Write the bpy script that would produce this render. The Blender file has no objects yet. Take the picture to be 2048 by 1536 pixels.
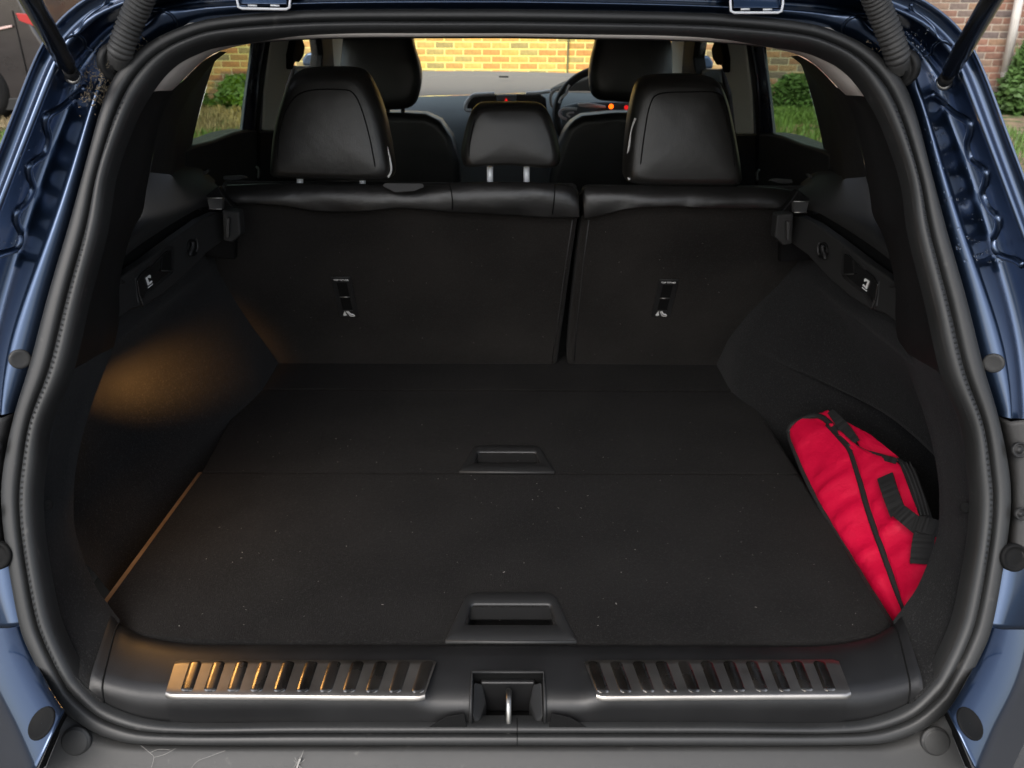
import bpy, bmesh, math, random
from mathutils import Vector, Matrix, noise
R = math.radians
random.seed(7)
S = bpy.context.scene
COL = S.collection

# ---------------------------------------------------------------- camera
FP, CX, CZ = 1530.0, -0.004, 1.55
PITCH, YAW, ROLL = R(25.28), R(0.5), R(0.436)
cf = Vector((math.cos(PITCH)*math.sin(YAW), math.cos(PITCH)*math.cos(YAW), -math.sin(PITCH)))
cr = Vector((math.cos(YAW), -math.sin(YAW), 0)); cu = cr.cross(cf)
cr2 = cr*math.cos(ROLL)+cu*math.sin(ROLL); cu2 = -cr*math.sin(ROLL)+cu*math.cos(ROLL)
CAM = Vector((CX, 0, CZ))
cd = bpy.data.cameras.new('camera'); cam = bpy.data.objects.new('camera', cd); COL.objects.link(cam)
mm = Matrix((cr2, cu2, -cf)).transposed().to_4x4(); mm.translation = CAM
cam.matrix_world = mm
cd.sensor_width = 36; cd.lens = FP/2048*36; cd.clip_start = .02; cd.clip_end = 500
cd.dof.use_dof = True; cd.dof.focus_distance = 1.15; cd.dof.aperture_fstop = 8.5
S.camera = cam

# ---------------------------------------------------------------- world, sun
w = bpy.data.worlds.new('World'); S.world = w; w.use_nodes = True
nt = w.node_tree; nt.nodes.clear()
sk = nt.nodes.new('ShaderNodeTexSky'); sk.sky_type = 'NISHITA'; sk.sun_disc = False
sk.sun_elevation = R(48); sk.sun_rotation = R(200); sk.air_density = 1.0; sk.dust_density = 3.0; sk.ozone_density = 1.0
bg = nt.nodes.new('ShaderNodeBackground'); bg.inputs[1].default_value = .15
wo = nt.nodes.new('ShaderNodeOutputWorld')
hs = nt.nodes.new('ShaderNodeHueSaturation'); hs.inputs['Saturation'].default_value = .55
nt.links.new(sk.outputs[0], hs.inputs['Color']); nt.links.new(hs.outputs[0], bg.inputs[0]); nt.links.new(bg.outputs[0], wo.inputs[0])
sl = bpy.data.lights.new('sun', 'SUN'); sl.energy = .9; sl.angle = R(40); sl.color = (1, .965, .92)
so = bpy.data.objects.new('sun', sl); COL.objects.link(so)
_az = R(200); _el = R(48)
sd = Vector((math.sin(_az)*math.cos(_el), math.cos(_az)*math.cos(_el), math.sin(_el)))
so.rotation_euler = sd.to_track_quat('Z', 'Y').to_euler()
S.view_settings.view_transform = 'Standard'; S.view_settings.look = 'None'
S.view_settings.exposure = 1.15; S.view_settings.gamma = 1
S.render.engine = 'CYCLES'
S.cycles.max_bounces = 8; S.cycles.transparent_max_bounces = 16
S.cycles.use_denoising = True
S.cycles.sample_clamp_indirect = 4

# ---------------------------------------------------------------- measuring: a point of the photograph set at a known depth
def ray(px, py): return cf + cr2*((px-1024)/FP) - cu2*((py-768)/FP)
def at_y(px, py, y):
    d = ray(px, py); return CAM + d*((y-CAM.y)/d.y)
def at_z(px, py, z):
    d = ray(px, py); return CAM + d*((z-CAM.z)/d.z)
def at_pl(px, py, p0, n):
    d = ray(px, py); n = Vector(n); return CAM + d*((Vector(p0)-CAM).dot(n)/d.dot(n))
SL = .45
SN = Vector((0, -1, SL)).normalized()          # normal of the tailgate opening, towards the rear
def on_s(px, py, off=0.): return at_pl(px, py, (0, .70+off, .75), (0, -1, SL))
def side_x(z): return .70-(z-1.1)*.22
def on_side(px, py, inset=0.):                 # left glasshouse plane
    return at_pl(px, py, (-.70+inset, 0, 1.1), (1, 0, -.22))
def proj(P):
    v = Vector(P)-CAM; z = v.dot(cf); return 1024+FP*v.dot(cr2)/z, 768-FP*v.dot(cu2)/z, z

# ---------------------------------------------------------------- mesh tools
def spline(pts, n, closed=False):
    P = [Vector(p) for p in pts]; m = len(P)
    if m == 2: return [P[0].lerp(P[1], i/(n-1)) for i in range(n)]
    segs = m if closed else m-1
    fine = []
    K = 12
    for i in range(segs):
        if closed: a, b, c, d = P[(i-1) % m], P[i], P[(i+1) % m], P[(i+2) % m]
        else: a, b, c, d = P[max(i-1, 0)], P[i], P[i+1], P[min(i+2, m-1)]
        for k in range(K):
            t = k/K; t2 = t*t; t3 = t2*t
            fine.append(.5*((2*b)+(c-a)*t+(2*a-5*b+4*c-d)*t2+(3*b-a-3*c+d)*t3))
    fine.append(P[0] if closed else P[-1])
    L = [0]
    for a, b in zip(fine[:-1], fine[1:]): L.append(L[-1]+(b-a).length)
    out = []; j = 0; cnt = n if not closed else n
    for i in range(cnt):
        s = L[-1]*i/(n if closed else n-1)
        while j < len(L)-2 and L[j+1] < s: j += 1
        t = (s-L[j])/max(L[j+1]-L[j], 1e-9)
        out.append(fine[j].lerp(fine[j+1], min(max(t, 0), 1)))
    return out
def cat(pts, k):                                # keeps the index of every control point
    P = [Vector(p) for p in pts]; m = len(P); out = []
    for i in range(m-1):
        a, b, c, d = P[max(i-1, 0)], P[i], P[i+1], P[min(i+2, m-1)]
        for q in range(k):
            t = q/k; t2 = t*t; t3 = t2*t
            out.append(.5*((2*b)+(c-a)*t+(2*a-5*b+4*c-d)*t2+(3*b-a-3*c+d)*t3))
    out.append(P[-1]); return out

def mk(name, verts, faces, mat, parent=None, smooth=True, bevel=0, seg=2, sub=0, auto=None, solid=0):
    me = bpy.data.meshes.new(name); me.from_pydata([tuple(v) for v in verts], [], faces); me.update()
    bm = bmesh.new(); bm.from_mesh(me)
    bmesh.ops.recalc_face_normals(bm, faces=bm.faces); bm.to_mesh(me); bm.free()
    o = bpy.data.objects.new(name, me); COL.objects.link(o)
    if mat: me.materials.append(mat)
    if smooth:
        for p in me.polygons: p.use_smooth = True
    if solid:
        m = o.modifiers.new('solid', 'SOLIDIFY'); m.thickness = solid; m.offset = 0
    if sub:
        m = o.modifiers.new('sub', 'SUBSURF'); m.levels = sub; m.render_levels = sub
    if bevel:
        m = o.modifiers.new('bevel', 'BEVEL'); m.width = bevel; m.segments = seg; m.limit_method = 'ANGLE'; m.angle_limit = R(35)
        m.harden_normals = True
    if parent: o.parent = parent
    return o
def grid(rows, closed_u=False, closed_v=False, v0=0):
    n = len(rows[0]); V = [p for r in rows for p in r]; F = []
    for i in range(len(rows)-(0 if closed_v else 1)):
        for j in range(n-(0 if closed_u else 1)):
            i2 = (i+1) % len(rows); j2 = (j+1) % n
            F.append((v0+i*n+j, v0+i*n+j2, v0+i2*n+j2, v0+i2*n+j))
    return V, F
def loft(name, rows, mat, parent=None, **k):
    V, F = grid(rows); return mk(name, V, F, mat, parent, **k)
def mir(pts, s):                                # s=-1 left as measured, +1 mirrored to the right
    return [Vector((p[0]*(-s), p[1], p[2])) for p in pts]
def tube_vf(path, r, seg=8, closed=False, cap=True, v0=0):
    P = [Vector(p) for p in path]; n = len(P); V = []; F = []
    up = Vector((0, 0, 1))
    T0 = (P[1]-P[0]).normalized()
    nrm = T0.cross(up if abs(T0.z) < .9 else Vector((1, 0, 0))).normalized()
    for i in range(n):
        T = ((P[(i+1) % n]-P[i-1]) if closed else (P[min(i+1, n-1)]-P[max(i-1, 0)]))
        T = T.normalized() if T.length > 1e-9 else T0
        nrm = (nrm-T*nrm.dot(T)).normalized(); b = T.cross(nrm)
        rr = r[i] if isinstance(r, (list, tuple)) else r
        for k in range(seg):
            a = 2*math.pi*k/seg; V.append(P[i]+nrm*math.cos(a)*rr+b*math.sin(a)*rr)
    for i in range(n if closed else n-1):
        for k in range(seg):
            a = v0+i*seg+k; b_ = v0+i*seg+(k+1) % seg; i2 = (i+1) % n
            F.append((a, b_, v0+i2*seg+(k+1) % seg, v0+i2*seg+k))
    if cap and not closed:
        F.append(tuple(v0+k for k in range(seg))); F.append(tuple(v0+(n-1)*seg+k for k in reversed(range(seg))))
    return V, F
def tube(name, path, r, mat, parent=None, seg=8, closed=False, **k):
    V, F = tube_vf(path, r, seg, closed); return mk(name, V, F, mat, parent, **k)
def slab(name, poly, vec, mat, parent=None, bevel=.002, smooth=False, seg=2, **k):
    poly = [Vector(p) for p in poly]; vec = Vector(vec); n = len(poly)
    V = poly+[p+vec for p in poly]
    F = [tuple(range(n)), tuple(reversed(range(n, 2*n)))]+[(i, (i+1) % n, n+(i+1) % n, n+i) for i in range(n)]
    return mk(name, V, F, mat, parent, smooth=smooth, bevel=bevel, seg=seg, **k)
def box(name, lo, hi, mat, parent=None, bevel=.003, **k):
    return slab(name, [(lo[0], lo[1], lo[2]), (hi[0], lo[1], lo[2]), (hi[0], hi[1], lo[2]), (lo[0], hi[1], lo[2])], (0, 0, hi[2]-lo[2]), mat, parent, bevel=bevel, **k)
def disc(name, c, n, r, h, mat, parent=None, seg=24, dome=0, rings=None, **k):
    c = Vector(c); n = Vector(n).normalized(); a = n.orthogonal().normalized(); b = n.cross(a)
    prof = rings or [(r, 0), (r, h*.6), (r*.92, h), (r*.5, h+dome*.7), (.001, h+dome)]
    rows = [[c+n*hh+(a*math.cos(2*math.pi*i/seg)+b*math.sin(2*math.pi*i/seg))*rr for i in range(seg)] for rr, hh in prof]
    V, F = grid(rows, closed_u=True); return mk(name, V, F, mat, parent, **k)
def empty(name, loc=(0, 0, 0), label=None, cat_=None, group=None):
    o = bpy.data.objects.new(name, None); COL.objects.link(o); o.location = loc
    o.empty_display_size = .1
    if label: o['label'] = label; o['category'] = cat_
    if group: o['group'] = group
    return o
def tag(o, label=None, cat_=None, group=None, kind=None):
    for k_, v_ in (('label', label), ('category', cat_), ('group', group), ('kind', kind)):
        if v_: o[k_] = v_
    return o

# ---------------------------------------------------------------- materials
def mat(name, col, rough=.5, metal=0, spec=.5, coat=0, bump=None, vary=None, sheen=0, emit=None, spots=None, coat_rough=.05, island=False):
    m = bpy.data.materials.new(name); m.use_nodes = True; N = m.node_tree; b = N.nodes['Principled BSDF']
    b.inputs['Base Color'].default_value = (*col, 1); b.inputs['Roughness'].default_value = rough
    b.inputs['Metallic'].default_value = metal; b.inputs['Specular IOR Level'].default_value = spec
    b.inputs['Coat Weight'].default_value = coat; b.inputs['Coat Roughness'].default_value = coat_rough
    if sheen:
        b.inputs['Sheen Weight'].default_value = sheen; b.inputs['Sheen Roughness'].default_value = .5
    tc = N.nodes.new('ShaderNodeTexCoord')
    colsock = None
    if vary:                                     # (scale, amount)
        nz = N.nodes.new('ShaderNodeTexNoise'); nz.inputs['Scale'].default_value = vary[0]; nz.inputs['Detail'].default_value = 6
        N.links.new(tc.outputs['Object'], nz.inputs['Vector'])
        mr = N.nodes.new('ShaderNodeMapRange'); mr.inputs[1].default_value = .3; mr.inputs[2].default_value = .7
        mr.inputs[3].default_value = 1-vary[1]; mr.inputs[4].default_value = 1+vary[1]
        N.links.new(nz.outputs[0], mr.inputs[0])
        mx = N.nodes.new('ShaderNodeMix'); mx.data_type = 'RGBA'; mx.blend_type = 'MULTIPLY'; mx.inputs[0].default_value = 1
        mx.inputs[6].default_value = (*col, 1); N.links.new(mr.outputs[0], mx.inputs[7])
        colsock = mx.outputs[2]
        mr2 = N.nodes.new('ShaderNodeMapRange'); mr2.inputs[1].default_value = .3; mr2.inputs[2].default_value = .7
        mr2.inputs[3].default_value = max(rough-.12*vary[1]*2, .02); mr2.inputs[4].default_value = min(rough+.12*vary[1]*2, 1)
        N.links.new(nz.outputs[0], mr2.inputs[0]); N.links.new(mr2.outputs[0], b.inputs['Roughness'])
    if spots:                                    # dusty specks: (scale, threshold, colour)
        vz = N.nodes.new('ShaderNodeTexNoise'); vz.inputs['Scale'].default_value = spots[0]; vz.inputs['Detail'].default_value = 3
        N.links.new(tc.outputs['Object'], vz.inputs['Vector'])
        r2 = N.nodes.new('ShaderNodeMapRange'); r2.inputs[1].default_value = spots[1]; r2.inputs[2].default_value = spots[1]+.12
        r2.inputs[4].default_value = spots[3] if len(spots) > 3 else 1
        N.links.new(vz.outputs[0], r2.inputs[0])
        mx2 = N.nodes.new('ShaderNodeMix'); mx2.data_type = 'RGBA'
        N.links.new(r2.outputs[0], mx2.inputs[0]); mx2.inputs[7].default_value = (*spots[2], 1)
        if colsock: N.links.new(colsock, mx2.inputs[6])
        else: mx2.inputs[6].default_value = (*col, 1)
        colsock = mx2.outputs[2]
    if colsock: N.links.new(colsock, b.inputs['Base Color'])
    last = None
    for bp in (bump or []):                      # (scale, strength, distance[, stretch])
        nz = N.nodes.new('ShaderNodeTexNoise'); nz.inputs['Scale'].default_value = bp[0]; nz.inputs['Detail'].default_value = 4
        if len(bp) > 3:
            mp = N.nodes.new('ShaderNodeMapping'); mp.inputs['Scale'].default_value = bp[3]
            N.links.new(tc.outputs['Object'], mp.inputs[0]); N.links.new(mp.outputs[0], nz.inputs['Vector'])
        else: N.links.new(tc.outputs['Object'], nz.inputs['Vector'])
        bu = N.nodes.new('ShaderNodeBump'); bu.inputs['Strength'].default_value = bp[1]; bu.inputs['Distance'].default_value = bp[2]
        N.links.new(nz.outputs[0], bu.inputs['Height'])
        if last: N.links.new(last.outputs[0], bu.inputs['Normal'])
        last = bu
    if last: N.links.new(last.outputs[0], b.inputs['Normal'])
    if emit:
        b.inputs['Emission Color'].default_value = (*emit[0], 1); b.inputs['Emission Strength'].default_value = emit[1]
    m['bump'] = 1
    return m
M = {}
M['carpet'] = mat('carpet', (.0098, .0092, .0088), .97, spec=.07, sheen=.02, vary=(9, .25), bump=[(600, .9, .003), (160, .4, .003)], spots=(480, .55, (.024, .0235, .023), .8))
M['sidecarpet'] = mat('side_carpet', (.0085, .0085, .0088), .95, spec=.15, sheen=.05, vary=(6, .2), bump=[(700, .7, .002)], spots=(360, .55, (.030, .030, .030), .7))
M['seatcloth'] = mat('seat_back_cloth', (.0150, .0135, .0122), .97, spec=.10, sheen=.04, vary=(5, .35), bump=[(700, .6, .002), (12, .3, .012)], spots=(400, .55, (.028, .027, .025), .7))
M['plastic'] = mat('black_plastic', (.0125, .0125, .0125), .55, spec=.4, vary=(14, .15), bump=[(1400, .25, .0006)])
M['matte'] = mat('matte_trim_plastic', (.019, .019, .0186), .62, spec=.3, bump=[(1400, .25, .0006)])
M['bracket'] = mat('bracket_plastic', (.026, .025, .024), .55, vary=(8, .15), bump=[(1300, .35, .0007)])
M['fibre'] = mat('lit_fibreboard_edge', (.13, .080, .042), .7, vary=(30, .3), bump=[(300, .3, .001)])  # tan board edge, with warm lamp glow worked into the colour
M['grip'] = mat('handle_plastic', (.014, .0142, .0145), .45, spec=.5, bump=[(1400, .25, .0006)])
M['plasticdark'] = mat('dark_recess_plastic', (.003, .003, .003), .75, spec=.2, bump=[(1200, .2, .0005)])
M['sill'] = mat('sill_plastic', (.0075, .0075, .0078), .42, spec=.5, vary=(10, .22), bump=[(1500, .3, .0006)], spots=(30, .68, (.05, .048, .045), .35))
M['bumper'] = mat('bumper_plastic', (.027, .027, .0262), .55, vary=(8, .15), bump=[(1300, .35, .0007)], spots=(60, .68, (.14, .13, .12), .4))
M['leather'] = mat('black_leather', (.0135, .0130, .0118), .38, spec=.55, vary=(10, .12), bump=[(650, .3, .0009), (18, .18, .008)])
M['leather2'] = mat('seat_top_leather', (.0085, .0082, .0078), .37, spec=.55, vary=(10, .12), bump=[(650, .3, .0009), (18, .25, .010)])
M['stitch'] = mat('pale_piping', (.62, .62, .6), .5)
M['seam'] = mat('seam_thread', (.03, .03, .03), .6)
M['cream'] = mat('cream_trim', (.50, .46, .42), .75, bump=[(900, .2, .0006)], vary=(6, .06))
M['creamgrey'] = mat('grey_pillar_trim', (.78, .78, .70), .8)
M['steel'] = mat('brushed_steel', (.37, .352, .325), .40, metal=1, vary=(20, .12), bump=[(60, .10, .001, (1, 30, 1)), (25, .12, .002)], spots=(45, .64, (.25, .22, .2), .5))
M['steelrib'] = mat('dull_steel_rib', (.34, .315, .28), .27, metal=1, vary=(20, .2), bump=[(60, .10, .001, (1, 30, 1))])
M['chrome'] = mat('chrome', (.75, .75, .76), .12, metal=1)
M['silver'] = mat('satin_silver', (.80, .82, .85), .35, metal=.1)
M['brightsilver'] = mat('bright_silver_trim', (.90, .92, .95), .3)
M['dull'] = mat('dull_zinc', (.35, .34, .32), .35, metal=1, vary=(60, .3))
M['blackgloss'] = mat('black_gloss', (.01, .01, .01), .18)
M['strut'] = mat('strut_black', (.012, .012, .012), .22, spec=.6)
M['gaiter'] = mat('gaiter_rubber', (.05, .049, .047), .55, vary=(40, .3), bump=[(300, .2, .001)], spots=(70, .66, (.16, .14, .12), .4))
M['red'] = mat('red_nylon', (.50, .0016, .032), .55, spec=.25, vary=(12, .1), bump=[(1600, .25, .0006), (20, .35, .012)])
M['web'] = mat('black_webbing', (.005, .005, .005), .8, bump=[(900, .3, .0006)])
M['white'] = mat('white_print', (.75, .75, .73), .5)
M['dash'] = mat('dashboard_skin', (.23, .195, .165), .6, bump=[(700, .25, .001)])
M['dashlow'] = mat('dashboard_lower', (.15, .18, .20), .45, bump=[(700, .25, .001)])
M['headliner'] = mat('headliner_cloth', (.45, .43, .40), .95)
M['lint'] = mat('pale_lint', (.22, .21, .195), .9)
M['leafbits'] = mat('dry_leaf_bits', (.17, .14, .10), .9, vary=(300, .9))
M['cobweb'] = mat('cobweb_thread', (.30, .29, .27), .7)
def lamp_mat(name, col, e): return mat(name, col, .4, emit=(col, e))
M['amber'] = lamp_mat('amber_telltale', (1, .11, .004), 1.4)
M['redlit'] = lamp_mat('red_telltale', (.7, .01, .01), .5)
M['lamp'] = lamp_mat('warm_boot_lamp', (1, .55, .2), 6)
M['headlamp'] = lamp_mat('warm_headlamp', (1, .75, .35), 8)

def paint(name, col):
    m = mat(name, col, .28, metal=.93, coat=1, coat_rough=.05, bump=[(2.5, .05, .02)], spots=(900, .74, tuple(min(c*2.2+.03, 1) for c in col), .5))
    return m
M['paint'] = paint('blue_metallic_paint', (.034, .060, .115))
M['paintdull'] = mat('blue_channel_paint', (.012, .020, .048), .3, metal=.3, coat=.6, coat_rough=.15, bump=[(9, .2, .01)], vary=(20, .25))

# weather strip rubber with crimped inner lip (crimps follow the length through the UV map)
def rubber():
    m = mat('weather_strip_rubber', (.017, .0175, .0175), .46, vary=(9, .2), spots=(50, .68, (.16, .15, .14), .3))
    N = m.node_tree; b = N.nodes['Principled BSDF']
    uv = N.nodes.new('ShaderNodeUVMap'); sp = N.nodes.new('ShaderNodeSeparateXYZ'); N.links.new(uv.outputs[0], sp.inputs[0])
    def math_(op, a, b_=None):
        q = N.nodes.new('ShaderNodeMath'); q.operation = op
        for i, v in enumerate((a, b_)):
            if v is None: continue
            if isinstance(v, (int, float)): q.inputs[i].default_value = v
            else: N.links.new(v, q.inputs[i])
        return q.outputs[0]
    nz = N.nodes.new('ShaderNodeTexNoise'); nz.inputs['Scale'].default_value = 3; N.links.new(uv.outputs[0], nz.inputs[0])
    ph = math_('ADD', math_('MULTIPLY', sp.outputs[0], 900), math_('MULTIPLY', nz.outputs[0], 6))
    wv = math_('SINE', ph)
    mk_ = math_('MULTIPLY', math_('GREATER_THAN', sp.outputs[1], .555), math_('LESS_THAN', sp.outputs[1], .74))
    nz2 = N.nodes.new('ShaderNodeTexNoise'); nz2.inputs['Scale'].default_value = 2.3; N.links.new(uv.outputs[0], nz2.inputs[0])
    h = math_('MULTIPLY', math_('MULTIPLY', wv, mk_), math_('MULTIPLY', sp.outputs[2], math_('GREATER_THAN', nz2.outputs[0], .40)))
    bu = N.nodes.new('ShaderNodeBump'); bu.inputs['Strength'].default_value = .55; bu.inputs['Distance'].default_value = .0012
    N.links.new(h, bu.inputs['Height'])
    n2 = N.nodes.new('ShaderNodeTexNoise'); n2.inputs['Scale'].default_value = 700
    b2 = N.nodes.new('ShaderNodeBump'); b2.inputs['Strength'].default_value = .2; b2.inputs['Distance'].default_value = .0005
    N.links.new(n2.outputs[0], b2.inputs['Height']); N.links.new(bu.outputs[0], b2.inputs['Normal']); N.links.new(b2.outputs[0], b.inputs['Normal'])
    return m
M['rubber'] = rubber()

def glass(name, tint, gloss=.06):
    m = bpy.data.materials.new(name); m.use_nodes = True; N = m.node_tree; N.nodes.clear()
    t = N.nodes.new('ShaderNodeBsdfTransparent'); t.inputs[0].default_value = (*tint, 1)
    g = N.nodes.new('ShaderNodeBsdfGlossy'); g.inputs['Roughness'].default_value = .02
    mx = N.nodes.new('ShaderNodeMixShader'); mx.inputs[0].default_value = gloss
    o = N.nodes.new('ShaderNodeOutputMaterial')
    N.links.new(t.outputs[0], mx.inputs[1]); N.links.new(g.outputs[0], mx.inputs[2]); N.links.new(mx.outputs[0], o.inputs[0]); return m
M['screen'] = glass('windscreen_glass', (.92, .95, .92), .05)
M['tint'] = glass('side_glass', (.68, .74, .62), .08)
def drop_mat():
    m = bpy.data.materials.new('water'); m.use_nodes = True; b = m.node_tree.nodes['Principled BSDF']
    b.inputs['Base Color'].default_value = (1, 1, 1, 1); b.inputs['Roughness'].default_value = .02; b.inputs['IOR'].default_value = 1.33
    b.inputs['Transmission Weight'].default_value = 1; return m
M['water'] = drop_mat()

# ================================================================ THE CAR
car = empty('car', (0, .9, 0), 'dark blue car with open tailgate and an empty black carpeted boot', 'car')
_kids = []
def P_(o):                                       # child of the car keeps its world place
    o.parent = car; o.matrix_parent_inverse = Matrix.Translation((0, -.9, 0)); return o
def sub(o, par):
    o.parent = par
    o.matrix_parent_inverse = Matrix.Translation(car.location).inverted() if False else Matrix.Identity(4)
    return o

# ---- weather strip
OUT = [(1018,1491),(800,1491),(600,1491),(450,1491),(350,1490),(263,1487),(210,1474),(171,1455),(126,1421),(102,1387),(65,1318),(38,1250),(14,1113),(2,1011),(7,928),(29,825),(60,723),(96,587),(137,450),(167,342),(205,205),(239,137),(297,85),(369,51),(444,34),(581,22),(700,19),(850,18),(1018,18)]
INN = [(1018,1444),(800,1444),(600,1444),(460,1446),(380,1446),(308,1441),(250,1426),(205,1404),(165,1365),(147,1339),(113,1265),(96,1205),(76,1090),(70,1005),(76,935),(88,850),(132,740),(165,600),(202,455),(219,345),(260,232),(297,168),(333,126),(375,100),(440,80),(581,68),(700,64),(850,64),(1018,64)]
O3 = [on_s(*p) for p in OUT]; I3 = [on_s(*p) for p in INN]
O3[0].x = I3[0].x = O3[-1].x = I3[-1].x = 0
KS = 6
Oc = cat(O3, KS); Ic = cat(I3, KS)
Oc = Oc+[Vector((-p.x, p.y, p.z)) for p in reversed(Oc[1:-1])]
Ic = Ic+[Vector((-p.x, p.y, p.z)) for p in reversed(Ic[1:-1])]
prof = [(-.02,-.012),(0,-.004),(.02,.001),(.08,.0042),(.20,.0052),(.36,.0050),(.44,.003),(.475,-.002),(.50,-.008),(.53,-.008),(.555,-.001),(.59,.0035),(.65,.0062),(.74,.0072),(.82,.0064),(.90,.003),(.955,-.003),(.975,-.012),(.98,-.02)]
rows = []
for t, h in prof: rows.append([a.lerp(b, t)+SN*h for a, b in zip(Oc, Ic)])
V, F = grid(rows, closed_u=True)
ws = mk('weather_strip', V, F, M['rubber'])
uv = ws.data.uv_layers.new(name='UVMap')
nn = len(Oc); arc = [0]
for i in range(nn): arc.append(arc[-1]+(Ic[(i+1) % nn]-Ic[i]).length)
for pl in ws.data.polygons:
    cols = [vi % nn for vi in pl.vertices]
    wrap = max(cols)-min(cols) > 2
    for li, vi in zip(pl.loop_indices, pl.vertices):
        c = vi % nn; a = arc[c] if not (wrap and c == 0) else arc[nn]
        uv.data[li].uv = (a, prof[vi//nn][0])
P_(ws)
# the UV has no third value: crimps only where the strip runs up the sides (a vertex attribute scales them)
N_ = M['rubber'].node_tree
at = N_.nodes.new('ShaderNodeAttribute'); at.attribute_name = 'crimp'
for l in list(N_.links):
    if l.from_node.type == 'SEPXYZ' and l.from_socket.name == 'Z':
        ts = l.to_socket; N_.links.remove(l); N_.links.new(at.outputs['Fac'], ts)
ca = ws.data.attributes.new('crimp', 'FLOAT', 'POINT')
for i in range(len(V)):
    z = Ic[i % nn].z; x = abs(Ic[i % nn].x)
    ca.data[i].value = 1.0 if (x > .42 and .80 < z < 1.45) else .0
# joint in the strip at the bottom centre
jt = [at_z(1041, y, .74) for y in (1450, 1492)]
jp = []
for t, h in prof[1:-1]:
    a, b = Oc[0], Ic[0]; q = a.lerp(b, t)+SN*(h+.0003); q.x = .012; jp.append(q)
P_(tube('strip_joint', jp, .0006, M['plasticdark'], seg=5))

# ---- painted frame round the opening (left measured, right mirrored)
C0 = OUT[15:]
C1 = [(2,830),(12,705),(60,570),(108,445),(145,335),(184,205),(204,150),(228,82),(330,22),(425,12),(580,6),(700,3),(850,2),(1018,2)]
C2 = [(-28,830),(-22,690),(12,560),(52,435),(86,320),(142,200),(158,150),(190,72),(318,8),(420,0),(580,-4),(700,-6),(850,-8),(1018,-8)]
C3 = [(-110,830),(-92,650),(-52,540),(-12,440),(30,330),(84,195),(113,118),(160,40),(290,-18),(415,-24),(580,-28),(700,-30),(850,-30),(1018,-30)]
C3b = [(-122,830),(-104,645),(-66,538),(-26,430),(12,330),(66,190),(94,112),(148,30),(284,-30),(414,-32),(580,-36),(700,-38),(850,-38),(1018,-38)]
C4 = [(-150,830),(-125,640),(-88,530),(-50,410),(-12,325),(44,178),(78,88),(136,4),(276,-60),(410,-66),(580,-64),(700,-62),(850,-62),(1018,-62)]
def relax(P, it=25):
    P = list(P)
    for _ in range(it): P = [P[0]]+[P[i]*.5+(P[i-1]+P[i+1])*.25 for i in range(1, len(P)-1)]+[P[-1]]
    return P
offs = [.012, -.002, .030, -.035, -.028, -.048]
curves = []
for C, of in zip((C0, C1, C2, C3, C3b, C4), offs):
    c = [on_s(p[0], p[1], of) for p in C]; c[-1].x = 0; c = cat(c, 6); curves.append(c if C is C0 else relax(c, 30 if C is not C1 else 12))
# rounded edge steps between the measured lines
def blend(a, b, t, h): return [p.lerp(q, t)+SN*h for p, q in zip(a, b)]
rows = [[p-SN*.02 for p in curves[0]], curves[0], blend(curves[0], curves[1], .6, .004), curves[1], blend(curves[1], curves[2], .25, -.006), blend(curves[1], curves[2], .75, -.004), curves[2],
        blend(curves[2], curves[3], .5, -.004), blend(curves[2], curves[3], .9, -.002), curves[3], blend(curves[3], curves[4], .5, .0), curves[4], blend(curves[4], curves[5], .5, .004), blend(curves[4], curves[5], .85, .004), curves[5]]
# outer skin turning forward
c5 = [Vector((p.x*(1.03 if p.z < 1.15 else 1.0), p.y+.05, p.z-.004)) for p in curves[5]]
c6 = [Vector((p.x*(1.06 if p.z < 1.15 else .93), p.y+.35, p.z-.02)) for p in curves[5]]
rows += [c5, c6]
def bump_xy(P):                                   # mounds pressed in the corner: gaiter seat and strut seat
    P = Vector((-abs(P.x), P.y, P.z)); d = 0
    for (c, r, h) in MOUNDS:
        q = (P-c).length
        if q < r: d += h*(.5+.5*math.cos(math.pi*q/r))
    return d
MOUNDS = [(on_s(232, 118, 0), .035, .012), (on_s(150, 150, .01), .035, .010), (on_s(335, 40, 0), .03, .012), (on_s(200, 30, 0), .045, .008)]
for s in (-1, 1):
    rr = []
    for r_ in rows:
        rr.append([Vector((p.x*(-s), p.y, p.z))+SN*bump_xy(p) for p in r_])
    o = P_(loft('body_frame', rr, M['paint']))

from mathutils.bvhtree import BVHTree
bv = bmesh.new()
for o in bpy.data.objects:
    if o.name.startswith('body_frame'): bv.from_mesh(o.data)
TREE = BVHTree.FromBMesh(bv); bv.free()
def on_body(px, py, h=0., fallback=.0):
    d = ray(px, py).normalized(); loc, n, i_, d_ = TREE.ray_cast(CAM, d)
    if loc is None: return on_s(px, py, fallback)+SN*h, SN
    if n.dot(d) > 0: n = -n
    return loc+n*h, n
# wavy sealant bead in the channel
bead = [(172,176),(150,190),(120,215),(92,233),(90,250),(96,275),(88,305),(72,320),(57,334),(58,352),(64,375),(50,405),(33,425),(32,445),(42,470),(38,492),(18,503),(-4,510),(-20,520)]
def surf_off(px, py):                             # follow the frame: channel side panel
    return .004
bead = [(q.x, q.y) for q in spline([Vector((a, b, 0)) for a, b in bead], 120)]
B3 = [on_body(p[0], p[1], .0005)[0] for p in bead]
for s in (-1, 1): P_(tube('sealant_bead', mir(B3, s), .0050, M['paint'], seg=8))
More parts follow.
